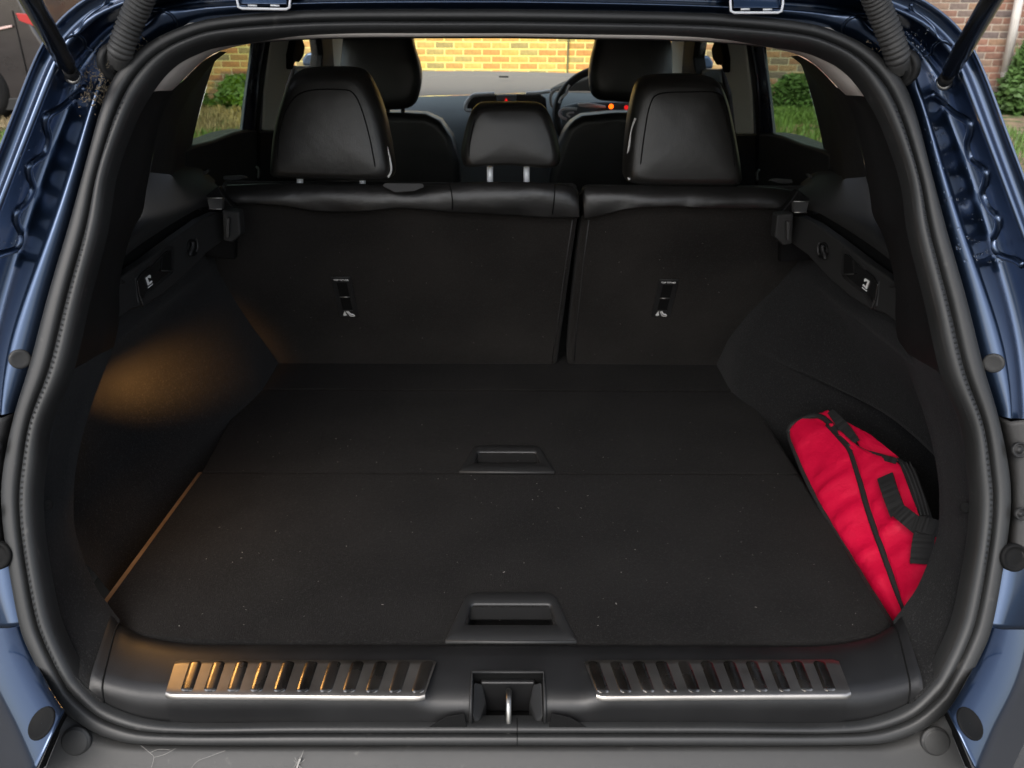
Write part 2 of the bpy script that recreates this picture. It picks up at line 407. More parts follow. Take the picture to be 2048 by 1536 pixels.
# lower corner: lamp bracket, painted pads, rubber stops
for s in (-1, 1):
    q = lambda L, of: mir([on_s(p[0], p[1], of) for p in L], s)
    a = q([(29,826),(12,905),(3,1000),(12,1110)], .012); b = q([(4,836),(-14,905),(-16,1000),(-12,1110)], -.004); c = q([(-70,826),(-90,905),(-90,1000),(-80,1110)], -.012)
    a, b, c = (cat(x, 5) for x in (a, b, c))
    lb = P_(loft('lamp_bracket', [a, b, c], M['bracket'], solid=.003))
    for (sx, sy, rr) in ((-12, 893, .010), (-16, 1022, .008)):
        p = mir([on_s(sx, sy, -.012)], s)[0]
        sc = disc('screw', p, SN, rr, .004, M['plastic'], lb, rings=[(rr, 0), (rr, .004), (rr*.8, .0045), (rr*.72, .001), (rr*.45, .001), (rr*.4, .004), (.0005, .0042)])
        sc.matrix_parent_inverse = Matrix.Identity(4)
    # blue corner below the bracket
    a = q([(14,1108),(26,1180),(40,1252)], .012); b = q([(-14,1108),(-4,1180),(18,1256)], .016); c = q([(-130,1108),(-130,1180),(-120,1256)], .02)
    P_(loft('lower_corner_panel', [cat(a, 5), cat(b, 5), cat(c, 5)], M['paint'], solid=.002))
    # pad: painted face seen bright from above
    pf = on_s(66, 1320, .006)
    hz = lambda L, dz=0.: mir([at_pl(px, py, pf+Vector((0, 0, dz)), (-.35, -.45, .80)) for px, py in L], s)
    A = hz([(27,1186),(43,1252),(70,1320),(105,1386),(129,1421)])
    Bp = hz([(-34,1200),(-26,1290),(-4,1366),(38,1450),(75,1532)])
    C_ = hz([(-40,1200),(-34,1300),(-12,1374),(30,1458),(66,1545)], -.010)
    D_ = hz([(-70,1210),(-80,1330),(-60,1420),(-20,1500),(20,1590)], -.05)
    A, Bp, C_, D_ = (cat(x, 6) for x in (A, Bp, C_, D_))
    P_(loft('bumper_corner', [A, [x.lerp(y, .5)+SN*.001 for x, y in zip(A, Bp)], Bp, [x.lerp(y, .4)+SN*.002 for x, y in zip(Bp, C_)], C_, D_], M['paint'], solid=.002))
    sn_ = Vector((s*.35, -.45, .80)).normalized()
    c = hz([(86, 1447)], .0)[0]+sn_*.0055
    P_(disc('rubber_stop', c, sn_, .0185, .006, M['plasticdark'], rings=[(.0190, -.010), (.0192, -.0035), (.0182, -.0020), (.0165, -.0022), (.0150, -.0032), (.0004, -.0033)]))
    c, n_ = on_body(40, 718, .0); c = mir([c], s)[0]; n_ = mir([n_], s)[0]
    P_(disc('body_plug', c, n_, .0125, .003, M['bumper'], rings=[(.0125, -.002), (.0125, .0015), (.011, .0028), (.008, .0020), (.0004, .0022)]))
    c = q([(-2, 1110)], -.004)[0]
    P_(disc('rubber_stop', c, SN, .016, .008, M['plasticdark'], rings=[(.018, -.002), (.018, .004), (.015, .007), (.013, .002), (.008, .003), (.0004, .003)]))

# ---- bumper top
bc = OUT[:9]
a = [on_s(p[0], p[1]+0, .008) for p in bc]; a[0].x = 0
bl = [(1018,1505),(800,1505),(600,1505),(450,1505),(350,1505),(255,1506),(195,1500),(150,1490),(118,1470)]
b = [on_s(p[0], p[1], -.0) for p in bl]
e = [(1018,1531),(800,1532),(600,1533),(450,1534),(350,1534),(255,1535),(195,1536),(150,1538),(90,1540)]
b2 = [on_s(p[0], p[1], -.004) for p in e]
for L in (b, b2): L[0].x = 0
c_ = [Vector((p.x, p.y-.008, p.z-.006)) for p in b2]; d_ = [Vector((p.x, p.y-.03, p.z-.03)) for p in b2]; e_ = [Vector((p.x, p.y-.05, p.z-.35)) for p in b2]
rb = [[Vector((p.x, p.y+.02, p.z-.02)) for p in a], a, b, b2, c_, d_, e_]
rb = [cat(r_, 4) for r_ in rb]
rb = [r_+[Vector((-p.x, p.y, p.z)) for p in reversed(r_[:-1])] if False else [Vector((-p.x, p.y, p.z)) for p in reversed(r_[1:])]+r_ for r_ in rb]
bump = P_(loft('rear_bumper', rb, M['bumper']))
# painted lower edge of bumper seen as a dark line
for s in (-1, 1):
    c = mir([on_s(150, 1484, -.004)], s)[0]
    P_(disc('clip_cap', c, SN, .0175, .003, M['bumper'], rings=[(.0185, -.004), (.0182, -.001), (.0172, -.0012), (.0165, .0012), (.015, .0018), (.0004, .0020)]))
    P_(slab('bumper_seam', mir([on_s(126,1422,-.004), on_s(131,1424,-.004), on_s(82,1540,-.008), on_s(76,1540,-.008)], s), SN*-.01, M['plasticdark'], bevel=0))

# ---- boot sill with latch well
ZF = .780
def sill_rows(x):
    """profile of the sill across its depth for a given |x|; returns list of (y,z)"""
    ax = abs(x)
    k = max(0, min(1, (ax-.095)/.035)); k = k*k*(3-2*k)      # 0 in the middle hump
    dip = (1-k)
    return [(.693+.0*dip, .738), (.694, .748), (.696, .762-.006*dip), (.700, .777-.012*dip), (.708, .7835-.013*dip), (.722, .7850-.010*dip), (.745, .7850-.006*dip), (.770, .7845-.003*dip), (.786, .782), (.797, .7765), (.806, .768), (.812, .752), (.812, .70)]
# inner-seal bottom line gives the front of the sill along x
fr = [on_s(*p, .004) for p in INN[:9]]
fr[0].x = 0
def front_at(ax):
    for p, q in zip(fr[:-1], fr[1:]):
        if -q.x >= ax: 
            t = (ax+p.x)/(p.x-q.x); return p.lerp(q, t)
    return fr[-1]
XS = sorted(set([i*.01 for i in range(-43, 44)]+[-.046, .046, -.078, .078, -.128, .128]))
hole_x = .046; 
Vs = []; Fs = []
NR = 13
for x in XS:
    pr = sill_rows(x); f_ = front_at(min(abs(x), .585))
    ax = abs(x)
    rise = max(0, ax-.50)                                    # the ends climb with the frame
    for j, (y, z) in enumerate(pr):
        w_ = max(0, 1-j/7.)
        yy = y+(f_.y-.693)*w_
        zz = z+(f_.z-.743)*w_
        if j >= 7: yy -= 0
        Vs.append(Vector((x, yy, zz)))
for i in range(len(XS)-1):
    for j in range(NR-1):
        xm = (XS[i]+XS[i+1])/2
        if abs(xm) < hole_x and j < 6: continue
        Fs.append((i*NR+j, (i+1)*NR+j, (i+1)*NR+j+1, i*NR+j+1))
sill = P_(mk('sill_trim', Vs, Fs, M['sill']))
# the latch well
hx = hole_x; yb, zt = .746, .774
V = []; 
well = [[Vector((s_*hx, .696, .742)), Vector((s_*hx, .700, .764)), Vector((s_*hx, .712, .7715)), Vector((s_*hx, yb, .7785))] for s_ in (-1, 1)]
inn = [[Vector((s_*(hx-.006), .702, .712)), Vector((s_*(hx-.006), .708, .706)), Vector((s_*(hx-.006), .715, .700)), Vector((s_*(hx-.006), .764, .700))] for s_ in (-1, 1)]
wl = P_(mk('latch_well', well[0]+inn[0]+well[1]+inn[1], [(0,1,5,4),(1,2,6,5),(2,3,7,6),(8,9,13,12),(9,10,14,13),(10,11,15,14),(3,11,15,7),(4,5,13,12),(5,6,14,13),(6,7,15,14),(0,4,12,8)], M['plasticdark'], smooth=False))
# frame round the well
def rect_path(): return [(-hx-.001, .694, .748), (-hx-.001, .700, .766), (-hx-.001, .712, .774), (-hx-.001, yb, .780), (hx+.001, yb, .780), (hx+.001, .712, .774), (hx+.001, .700, .766), (hx+.001, .694, .748)]
P_(tube('latch_frame', [Vector(p) for p in rect_path()], .0022, M['plastic'], seg=8))
for s in (-1, 1):
    P_(slab('latch_cheek', [(s*.045, .700, .752), (s*.045, .742, .768), (s*.033, .744, .762), (s*.028, .728, .745), (s*.036, .702, .740)], (0, 0, -.03), M['plastic'], bevel=.003))
P_(box('latch_back_plate', (-.036, .742, .712), (.036, .750, .765), M['sill'], bevel=.003))
P_(tube('striker', spline([(.001, .697, .712), (.001, .699, .738), (.001, .708, .757), (.001, .722, .763), (.001, .734, .757), (.001, .738, .72)], 30), .0042, M['dull'], seg=10))
for s in (-1, 1):                                            # sloped cheeks beside the well
    P_(slab('sill_notch', [(s*.052, .6925, .742), (s*.100, .6925, .742), (s*.078, .695, .757), (s*.055, .696, .762)], (0, -.0015, .0005), M['plasticdark'], bevel=.0008))

# ---- scuff plates with ribs
def plate(s):
    zt = .7868
    cor = [at_z(*p, zt) for p in ([(352,1320),(873,1320),(850,1391),(330,1387)] if s < 0 else [(1168,1320),(1676,1319),(1703,1387),(1193,1391)])]
    zlift = .0
    A, B, C, D = cor                                # back-left, back-right, front-right, front-left
    n = 46; nj = 8
    rows = []
    for j in range(nj):
        t = j/(nj-1); r_ = []
        for i in range(n):
            u = i/(n-1); p = A.lerp(B, u).lerp(D.lerp(C, u), t)
            e1 = min(u, 1-u)*40; rc = (1 if e1 > 1 else math.sqrt(max(0, 1-(1-e1)**2)))
            p = Vector((p.x, p.y, p.z)); p.y += (t-.5)*(1-rc)*.006
            r_.append(p)
        rows.append(r_)
    rows.append([Vector((p.x, p.y-.0012, p.z-.0004)) for p in rows[-1]])
    rows.append([Vector((p.x, p.y-.0030, p.z-.0020)) for p in rows[-2]])
    rows.append([Vector((p.x, p.y-.0036, p.z-.0060)) for p in rows[-3]])
    rows.insert(0, [Vector((p.x, p.y+.001, p.z-.003)) for p in rows[0]])
    pl = P_(loft('scuff_plate', rows, M['steel']))
    nr = 11
    for k in range(nr):
        u0 = (k+.62)/(nr+.25) if s < 0 else 1-(k+.62)/(nr+.25)-.048; u1 = u0+.048
        def pt(u, t, h): 
            q = A.lerp(B, u).lerp(D.lerp(C, u), t); return Vector((q.x, q.y, q.z+h))
        rws = []
        for t, ww in ((.05, .55), (.085, .9), (.12, 1), (.5, 1), (.85, 1), (.90, .9), (.935, .5)):
            um = (u0+u1)/2; hw = (u1-u0)/2*ww; ee = .0005 if t in (.05, .935) else .0011
            rws.append([pt(um-hw, t, .0002), pt(um-hw*.88, t, ee), pt(um-hw*.3, t, ee+.0003), pt(um+hw*.3, t, ee+.0003), pt(um+hw*.88, t, ee), pt(um+hw, t, .0002)])
        V, F = grid(rws); rb_ = mk('rib', V, F, M['steelrib']); rb_.parent = pl; rb_.matrix_parent_inverse = Matrix.Identity(4)
plate(-1); plate(1)

# ---- boot floor boards
xl, xr = -.583, .560
def board(name, y0, y1, poly, z1=ZF, th=.016):
    return P_(slab(name, poly, (0, 0, -th), M['carpet'], bevel=.004, seg=3, smooth=True))
yA, yB, yC = at_z(1000, 1283, ZF).y, at_z(1000, 946, ZF).y, at_z(1000, 781, ZF).y
xl0, xl1, xl2 = at_z(213, 1203, ZF).x, at_z(402, 945, ZF).x, at_z(492, 781, ZF).x
xr0, xr1, xr2 = at_z(1782, 1246, ZF).x, at_z(1600, 950, ZF).x, at_z(1490, 781, ZF).x
fcut = [(-.595,.905),(-.575,.852),(-.545,.826),(-.50,.811),(-.44,.803),(-.36,.800)]
def Z(l, z=ZF): return [(x, y, z) for x, y in l]
dy = yA-.800
f1 = [(xl0, at_z(213,1203,ZF).y)]+[(x, y+dy) for x, y in fcut[2:]]+[(-.100, yA), (.100, yA)]+[(-x, y+dy) for x, y in reversed(fcut[2:])]+[(xr0, at_z(1782,1246,ZF).y), (xr1, yB-.0025), (xl1, yB-.0025)]
fb = board('front_floor_board', 0, 0, Z(f1))
f2 = [(xl1, yB+.0015), (xr1, yB+.0015), (xr2, yC-.002), (xl2, yC-.002)]
rbd = board('rear_floor_board', 0, 0, Z(f2))
yD = at_z(1000, 724, ZF).y+.02
P_(slab('floor_flap', [(xl2-.0, yC+.004, ZF+.001), (xr2, yC+.004, ZF+.001), (xr2+.0, yD+.05, ZF+.012), (xl2-.0, yD+.05, ZF+.012)], (0, 0, -.014), M['carpet'], bevel=.004, seg=3, smooth=True))
# tray under everything
P_(box('boot_tray', (-.74, .812, .60), (.74, 1.95, .640), M['plasticdark'], bevel=0))
# side rail beside the boards
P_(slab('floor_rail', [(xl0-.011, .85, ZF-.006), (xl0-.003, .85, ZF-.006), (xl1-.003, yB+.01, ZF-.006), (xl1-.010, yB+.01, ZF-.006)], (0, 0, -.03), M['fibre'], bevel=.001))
P_(slab('floor_rail', [(xr0+.004, .83, ZF-.012), (xr0+.012, .83, ZF-.012), (xr2+.012, yC, ZF-.012), (xr2+.004, yC, ZF-.012)], (0, 0, -.02), M['plastic'], bevel=.001))

def cut(o, lo, hi):
    c = box('cutter', lo, hi, None, None, bevel=0); m = o.modifiers.new('cut', 'BOOLEAN'); m.object = c; m.operation = 'DIFFERENCE'; m.solver = 'EXACT'
    o.modifiers.move(len(o.modifiers)-1, 0)
    bpy.context.view_layer.update(); dg = bpy.context.evaluated_depsgraph_get()
    me = bpy.data.meshes.new_from_object(o.evaluated_get(dg)); o.modifiers.clear(); o.data = me; bpy.data.objects.remove(c)
def handle(par, y0, cx, wb=.0905, wt=.070, L=.099):
    z = ZF
    cut(par, (cx-.060, y0+.0345, z-.05), (cx+.060, y0+.0705, z+.02))
    def ringpts(pts, zz): return [Vector((cx+x, y0+y, zz)) for x, y in pts]
    def rr(hw0, hw1, ya, yb_, rad, n=6, r0=.002):        # rounded trapezoid, ccw from front-left
        out = []
        for (x, y, a0, r_) in ((-hw0+r0, ya+r0, 180, r0), (hw0-r0, ya+r0, 270, r0), (hw1-rad, yb_-rad, 0, rad), (-hw1+rad, yb_-rad, 90, rad)):
            for i in range(n+1):
                a = R(a0+90*i/n); out.append((x+r_*math.cos(a), y+r_*math.sin(a)))
        return out
    o1 = rr(wb, wt, -.001, L, .022); o2 = rr(wb-.0015, wt-.0015, .0005, L-.0015, .021)
    i1 = rr(.066, .061, .029, .075, .008, r0=.004); i2 = rr(.064, .0595, .031, .073, .007, r0=.004); i3 = rr(.0625, .058, .0325, .071, .006, r0=.004)
    rows = [ringpts(o1, z-.003), ringpts(o1, z+.0015), ringpts(o2, z+.0028), ringpts(i1, z+.0024), ringpts(i2, z+.0006), ringpts(i3, z-.014)]
    V, F = grid(rows, closed_u=True)
    h = mk('lift_handle', V, F, M['grip'], bevel=0)
    h.parent = par; h.matrix_parent_inverse = Matrix.Identity(4)
    # pocket: floor plate with a dark gap in front
    rows = [ringpts(i3, z-.0139), ringpts([(x, y) for x, y in i3], z-.055)]
    V, F = grid(rows, closed_u=True); n = len(i3); F = list(F)+[tuple(range(n, 2*n))]
    c2 = mk('handle_pocket', V, F, M['plasticdark'], smooth=False); c2.parent = par; c2.matrix_parent_inverse = Matrix.Identity(4)
    g = slab('handle_grip', [(cx-.0605, y0+.058, z-.013), (cx+.0605, y0+.058, z-.013), (cx+.0575, y0+.0722, z-.0015), (cx-.0575, y0+.0722, z-.0015)], (0, 0, -.003), M['plasticdark'], bevel=.001)
    g.parent = par; g.matrix_parent_inverse = Matrix.Identity(4)
    lp = tube('handle_lip', [Vector((cx-wb+.001, y0-.001, z+.0005)), Vector((cx, y0-.0015, z+.0006)), Vector((cx+wb-.001, y0-.001, z+.0005))], .0026, M['bumper']); lp.parent = par; lp.matrix_parent_inverse = Matrix.Identity(4)
handle(fb, yA, at_z(1022, 1283, ZF).x); handle(rbd, yB+.003, at_z(1014, 946, ZF).x)

# ---- side trims
TP = [((240,1240), .100), ((215,1207), .103), ((190,1170), .106), ((165,1110), .112), ((150,1060), .115), ((147,1010), .12), ((150,950), .13), ((163,880), .155), ((183,812), .19), ((206,750), .235), ((228,694), .275), ((238,640), .25), ((240,560), .22), ((262,470), .20), ((285,425), .185), ((292,385), .17), ((300,342), .16), ((308,300), .15), ((320,242), .14), ((344,190), .12), ((362,166), .10)]
IP = [(208,1406),(165,1365),(147,1339),(113,1265),(96,1205),(76,1090),(70,1005),(76,935),(88,850),(112,795),(132,740),(150,660),(165,600),(190,500),(202,455),(212,385),(219,345),(235,285),(260,232),(276,198),(281,190)]
for s in (-1, 1):
    lip = [a.lerp(b, .93)+SN*.0 for a, b in zip(Oc, Ic)][:len(OUT)*KS-KS+1]
    def near(px, py):
        q = on_s(px, py); return min(range(len(lip)), key=lambda k: (lip[k]-q).length)
    ka, kb, kc = near(208, 1406), near(125, 771), near(281, 190)
    TT = [on_s(p[0], p[1], of) for p, of in TP]
    I_ = spline(lip[ka:kb+1:3]+[lip[kb]], 50)[:-1]+spline(lip[kb:kc+1:3]+[lip[kc]], 56)
    T3 = spline(TT[:11], 50)[:-1]+spline(TT[10:], 56)
    r0 = [p-SN*.015 for p in I_]
    mid = [a.lerp(b, .3)+Vector((-.004, 0, 0)) for a, b in zip(I_, T3)]
    mid2 = [a.lerp(b, .7)+Vector((-.003, 0, 0)) for a, b in zip(I_, T3)]
    back = [Vector((p.x-.006, p.y+.006, p.z)) for p in T3]; back2 = [Vector((p.x-.07, p.y+.01, p.z)) for p in T3]
    n1 = 9*5-2
    lo = slice(0, 50); hi = slice(49, None)
    rws = [r0, I_, mid, mid2, T3, back, back2]
    P_(loft('frame_carpet', [mir(r_[lo], s) for r_ in rws], M['sidecarpet']))
    P_(loft('pillar_trim', [mir(r_[hi], s) for r_ in rws], M['plastic']))
# moulded ends of the sill running up into the frame
IE = [(412,1446),(380,1446),(308,1441),(250,1426),(208,1406),(178,1382)]
TE = [(412,1283,.768),(345,1277,.772),(285,1264,.780),(254,1248,.790),(240,1240,.798),(226,1222,.808)]
i0 = on_s(412,1446,.003); t0 = at_z(412,1283,.768); dv = t0-i0; dv.x = 0; uv_ = dv.normalized(); pv = Vector((0, -uv_.z, uv_.y))
PRF = []
f0_ = front_at(.425)
for j_, (y, z) in enumerate(sill_rows(.43)[:-1]):
    k_ = max(0, 1-j_/7.); w_ = Vector((0, y+(f0_.y-.693)*k_-i0.y, z+(f0_.z-.743)*k_-i0.z)); PRF.append((w_.dot(uv_)/dv.length, w_.dot(pv)-.0004))
for s in (-1, 1):
    I_ = cat([on_s(*p, .003) for p in IE], 5); T_ = cat([at_z(*p) for p in TE], 5); n = len(I_)
    rws = [[p-SN*.015 for p in I_]]
    for t, h in PRF:
        r_ = []
        for i, (p, q) in enumerate(zip(I_, T_)):
            k = 1-(i/(n-1))**1.5*.8
            r_.append(p.lerp(q, t)+pv*h*k)
        rws.append(r_)
    rws.append([p+Vector((0, .004, -.03)) for p in rws[-1]])
    P_(loft('sill_end', [mir(r_, s) for r_ in rws], M['sill']))
    k0 = len(I_)-6
    P_(tube('trim_seam', mir([r_[k0]+Vector((0, -.0003, .0006)) for r_ in rws[1:-1]], s), .0011, M['plasticdark'], seg=6))
    q, n_ = on_s(95, 1010, .03), Vector((-s, -.6, .3))
    P_(disc('trim_hole', mir([q], s)[0], n_, .007, .001, M['plasticdark'], seg=16))

def wall_x(d, z, s):
    T_ = ((.60, .572), (.79, .574), (.84, .588), (.90, .604), (.98, .619), (1.06, .628), (1.12, .622), (1.2, .620)) if s < 0 else ((.60, .530), (.80, .530), (.87, .537), (.95, .562), (1.03, .600), (1.12, .628), (1.2, .628))
    for (z0, x0), (z1, x1) in zip(T_[:-1], T_[1:]):
        if z <= z1: base = x0+(x1-x0)*(z-z0)/(z1-z0); break
    if s > 0: base += (.565+.055*(z-.79)/.33-base)*(lambda k_: k_*k_*(3-2*k_))(min(1, max(0, (1.60-d)/.40)))
    # pocket behind the frame
    pk = 1-min(1, max(0, (d-1.13)/.50)); pk = pk*pk*(3-2*pk); fr2 = min(1, max(.3, (d-.80)/.22)); pk *= fr2*fr2*(3-2*fr2)
    q = min(1, max(0, (z-.70)/.40)); bul = math.sin(math.pi*min(q*1.05, 1))**.7 if 0 < q < 1 else 0
    x = base+(.105 if s < 0 else .120)*pk*bul
    if s > 0 and z < .9: x += .055*pk
    # arch swelling
    r_ = math.hypot((d-1.72)/.46, (z-.86)/.30)
    if r_ < 1: x -= (.010 if s < 0 else .014)*(1-r_*r_)**1.2
    x += .0025*noise.noise(Vector((d*9, z*9, s*5)))
    return x
for s in (-1, 1):
    rws = []
    for i in range(61):
        z = .66+i*(1.155-.66)/60
        rws.append([Vector((s*wall_x(.93+j*(1.80-.93)/90, z, s), .93+j*(1.80-.93)/90, z)) for j in range(91)])
    P_(loft('wheel_arch_carpet', rws, M['sidecarpet']))

# ---- ledge above the wheel arch with the seat release
for s in (-1, 1):
    p0 = (-.602, 1.12, 1.2); nv = Vector((1, -.16, 0)).normalized()
    f = lambda L, dx=0.: mir([at_pl(px, py, (p0[0]+dx, p0[1], p0[2]), nv) for px, py in L], s)
    # face between slot and carpet
    face = f([(226,566),(300,516),(360,470),(405,438),(436,424),(470,428),(475,455),(452,478),(416,505),(372,552),(330,588),(290,612),(262,620),(235,640),(222,610)])
    P_(slab('release_panel', face, (s*.02, 0, 0), M['matte'], bevel=.004, seg=3, smooth=True))
    # slot: black strip set back, the gap's deep shade put into its colour
    P_(slab('slot_shade_strip', f([(222,570),(222,528),(262,500),(390,418),(412,424),(404,440)], -.03), (s*.01, 0, 0), M['plasticdark'], bevel=0))
    # upper ledge
    A = f([(222,536),(268,498),(330,456),(392,420),(418,412),(438,398)], 0.0)
    B = f([(250,480),(285,448),(335,420),(390,398),(416,392),(438,384)], -.018)
    C = f([(275,425),(296,405),(340,385),(385,370),(410,366),(434,370)], -.045)
    D = f([(300,342),(320,343),(355,346),(395,350),(412,355),(430,368)], -.085)
    E = f([(300,320),(320,325),(355,330),(395,335),(412,345),(430,360)], -.12)
    Ab = [p+Vector((s*.03, 0, 0)) for p in A]
    P_(loft('shelf_ledge', [cat(x, 6) for x in (Ab, A, B, C, D, E)], M['matte']))
    # recessed release handle: outer dish, lever
    o = f([(272,556),(284,540),(336,492),(344,488),(350,494),(350,536),(346,548),(300,586),(284,612),(277,606)], .002)
    P_(slab('release_bezel', o, (s*.01, 0, 0), M['plastic'], bevel=.003, seg=3, smooth=True))
    i = f([(280,560),(288,548),(334,502),(342,502),(343,536),(338,546),(298,580),(286,598),(282,594)], .0035)
    P_(slab('release_dish', i, (s*.006, 0, 0), M['blackgloss'], bevel=.0015))
    pw = f([(326,512),(343,500),(344,540),(323,540)], .0055)
    P_(slab('release_finger_pocket', pw, (s*.004, 0, 0), M['plasticdark'], bevel=.001))
    P_(tube('release_edge', f([(323,541),(335,541.5),(346,542)], .007), .0013, M['bumper'], seg=6))
    P_(tube('release_edge', spline(f([(287,612),(280,592),(276,566),(281,552)], .004), 12), .0016, M['bumper'], seg=6))
    le = f([(275,562),(283,547),(300,532),(316,545),(308,570),(292,585),(280,596)], .0055)
    P_(slab('release_lever', le, (s*.003, 0, 0), M['blackgloss'], bevel=.0015))
    # symbol: folding seat, printed on the lever
    sym = [[(292,556),(295,555),(300,569),(297,571)], [(292,555),(300,549.5),(302,552),(295,557)], [(299,551),(301.5,550.5),(302,556),(300,556)], [(297,567),(304,561),(305,564),(298,570)], [(297,574.5),(306,567),(306.5,568.5),(297.5,576)]]
    Vv = []; Ff = []
    for q in sym:
        b0 = len(Vv); Vv += f(q, .0072); Vv += [p+Vector((s*.001, 0, 0)) for p in f(q, .0072)]
        Ff += [(b0, b0+1, b0+2, b0+3), (b0+7, b0+6, b0+5, b0+4)]+[(b0+k, b0+(k+1) % 4, b0+4+(k+1) % 4, b0+4+k) for k in range(4)]
    P_(mk('seat_symbol', Vv, Ff, M['white'], smooth=False))
    # coat hook in a round dish
    c = f([(386, 495)], .003)[0]
    nr = Vector((-s, -.16, 0)).normalized()
    P_(disc('hook_dish', c, nr, .014, .003, M['plasticdark'], rings=[(.015, -.004), (.015, .0015), (.0135, .0022), (.012, -.002), (.0004, -.003)]))
    P_(tube('bag_hook', spline(f([(385,484),(386,490),(384,498),(381,506),(380,512)], .010), 14), [.0034]*14, M['plastic'], seg=8))
    P_(tube('bag_hook', spline(f([(392,478),(395,486),(395,496),(393,503)], .006), 14), [.0018]*14, M['bumper'], seg=8))
    # end stop of the slot
    P_(slab('slot_stop', f([(222,549),(234,548),(235,556),(254,563),(252,567),(222,566)], .004), (s*.012, 0, 0), M['plastic'], bevel=.002))
    # grey catch block and steel bar by the seat
    cb = mir([at_y(414,396,1.40), at_y(445,396,1.40), at_y(444,418,1.385), at_y(418,418,1.385)], s)
    P_(slab('seat_catch', cb, (0, .012, -.002), M['bumper'], bevel=.0012))
    P_(tube('catch_edge', [cb[0]+Vector((0, -.001, 0)), cb[1]+Vector((0, -.001, 0))], .0010, M['dull'], seg=6))
    P_(tube('catch_edge', [cb[3]+Vector((0, -.001, 0)), cb[2]+Vector((0, -.001, 0))], .0010, M['dull'], seg=6))
    br = mir([at_y(451.5,437,1.41), at_y(458.5,437,1.41), at_y(457.5,475,1.41), at_y(451,475,1.41)], s)
    P_(slab('catch_striker', br, (0, .01, 0), M['bumper'], bevel=.0015))
    P_(slab('catch_housing', mir([at_y(444,420,1.425), at_y(478,424,1.425), at_y(482,470,1.425), at_y(464,486,1.425), at_y(446,482,1.425)], s), (0, .03, 0), M['matte'], bevel=.004, smooth=True))
    P_(slab('ledge_end', mir([at_y(436,372,1.45), at_y(448,392,1.45), at_y(470,420,1.45), at_y(470,520,1.50), at_y(410,515,1.50), at_y(400,400,1.45)], s), (0, .02, 0), M['plasticdark'], bevel=.004))

# boot lamp in the left frame trim, lighting the arch, floor and sill
lp = Vector((-.650, 1.035, 1.0))
bl_ = P_(slab('boot_lamp', [lp+Vector((-.012, -.03, -.012)), lp+Vector((-.012, .03, -.004)), lp+Vector((-.012, .03, .014)), lp+Vector((-.012, -.03, .006))], (.004, 0, 0), M['lamp'], bevel=.001))


# added unseen dark panels that block light leaking past the side trims
for s in (-1, 1):
    P_(slab('light_block_panel', [Vector((s*.79, 1.0, .66)), Vector((s*.79, 1.60, .66)), Vector((s*.79, 1.60, 1.24)), Vector((s*.79, 1.0, 1.24))], (s*.01, 0, 0), M['plasticdark'], bevel=0))
    P_(slab('light_block_panel', [Vector((s*.655, 1.24, 1.22)), Vector((s*.655, 1.46, 1.22)), Vector((s*.645, 1.38, 1.48)), Vector((s*.645, 1.24, 1.48))], (s*.01, 0, 0), M['plasticdark'], bevel=0))
# ---- rear seat backs
sb, st = Vector((0, 1.735, .775)), Vector((0, 1.525, 1.205))
sv = st-sb; sn = Vector((0, -sv.z, sv.y)).normalized()       # normal to the rear
def on_seat(px, py, off=0.): return at_pl(px, py, sb+sn*off, sn)
def seatback(poly, name='seat_back'):
    pts = [on_seat(*p) for p in poly]
    return P_(slab(name, pts, -sn*.07, M['seatcloth'], bevel=.012, seg=4, smooth=True))
lcut = [(545,730),(1116,730),(1128,640),(1143,530),(1156,432),(1157,415),(440,405),(440,430),(440,520),(500,650)]
sbl = seatback([(530,732),(1114,732),(1127,640),(1142,530),(1157,432),(1158,405),(430,400),(430,440),(420,560),(470,680)], 'wide_seat_back')
sbr = seatback([(1134,732),(1470,735),(1560,640),(1640,540),(1640,410),(1167,408),(1166,434),(1153,530),(1141,640)], 'narrow_seat_back')
# stitched edge seams
for pts in ([(1104,722),(1116,640),(1131,530),(1145,440)], [(1148,722),(1155,640),(1166,530),(1178,440)]):
    P_(tube('edge_seam', [on_seat(p[0], p[1], .0006) for p in pts], .0011, M['seam'], seg=6))
# leather top rolls
def roll(top, bot, name, par, xs):
    n = 60
    a = spline([on_seat(*p, .012) for p in bot], n); c = [p-Vector((0, 0, .009)) for p in spline([on_seat(*p, .0) for p in top], n)]
    rws = []
    pr = [(0, -.010), (.02, .004), (.14, .011), (.34, .011), (.55, .009), (.75, .004), (.92, -.005), (1.0, -.018)]
    for t, h in pr:
        rws.append([p.lerp(q, t)+sn*(h+(.0022*noise.noise(Vector((p.x*16, t*3, 2))))+.0011*noise.noise(Vector((p.x*60, t*5, 7)))) for p, q in zip(a, c)])
    for dy_, dz in ((.03, -.012), (.08, -.028), (.12, -.048), (.13, -.09)):
        rws.append([Vector((q.x, q.y+dy_-sn.y*-.0, q.z+dz))-sn*.018 for q in c])
    # end caps
    for r_ in rws:
        pass
    V, F = grid(rws)
    F.append(tuple(i*n for i in range(len(rws)))); F.append(tuple(i*n+n-1 for i in range(len(rws))))
    o = mk(name, V, F, M['leather2'], bevel=.006, seg=3); return o
ra = roll([(446,371),(560,368),(700,369),(850,371),(900,367),(1000,365),(1100,367),(1145,374),(1158,384)], [(452,405),(560,409),(620,421),(700,424),(800,416),(900,424),(1000,430),(1100,436),(1160,434)], 'leather_top_roll', sbl, None)
P_(ra)
rc = roll([(1166,384),(1180,374),(1260,372),(1350,372),(1450,374),(1540,376),(1598,385)], [(1168,436),(1190,434),(1250,416),(1320,410),(1400,412),(1500,414),(1590,412)], 'leather_top_roll', sbr, None)
P_(rc)
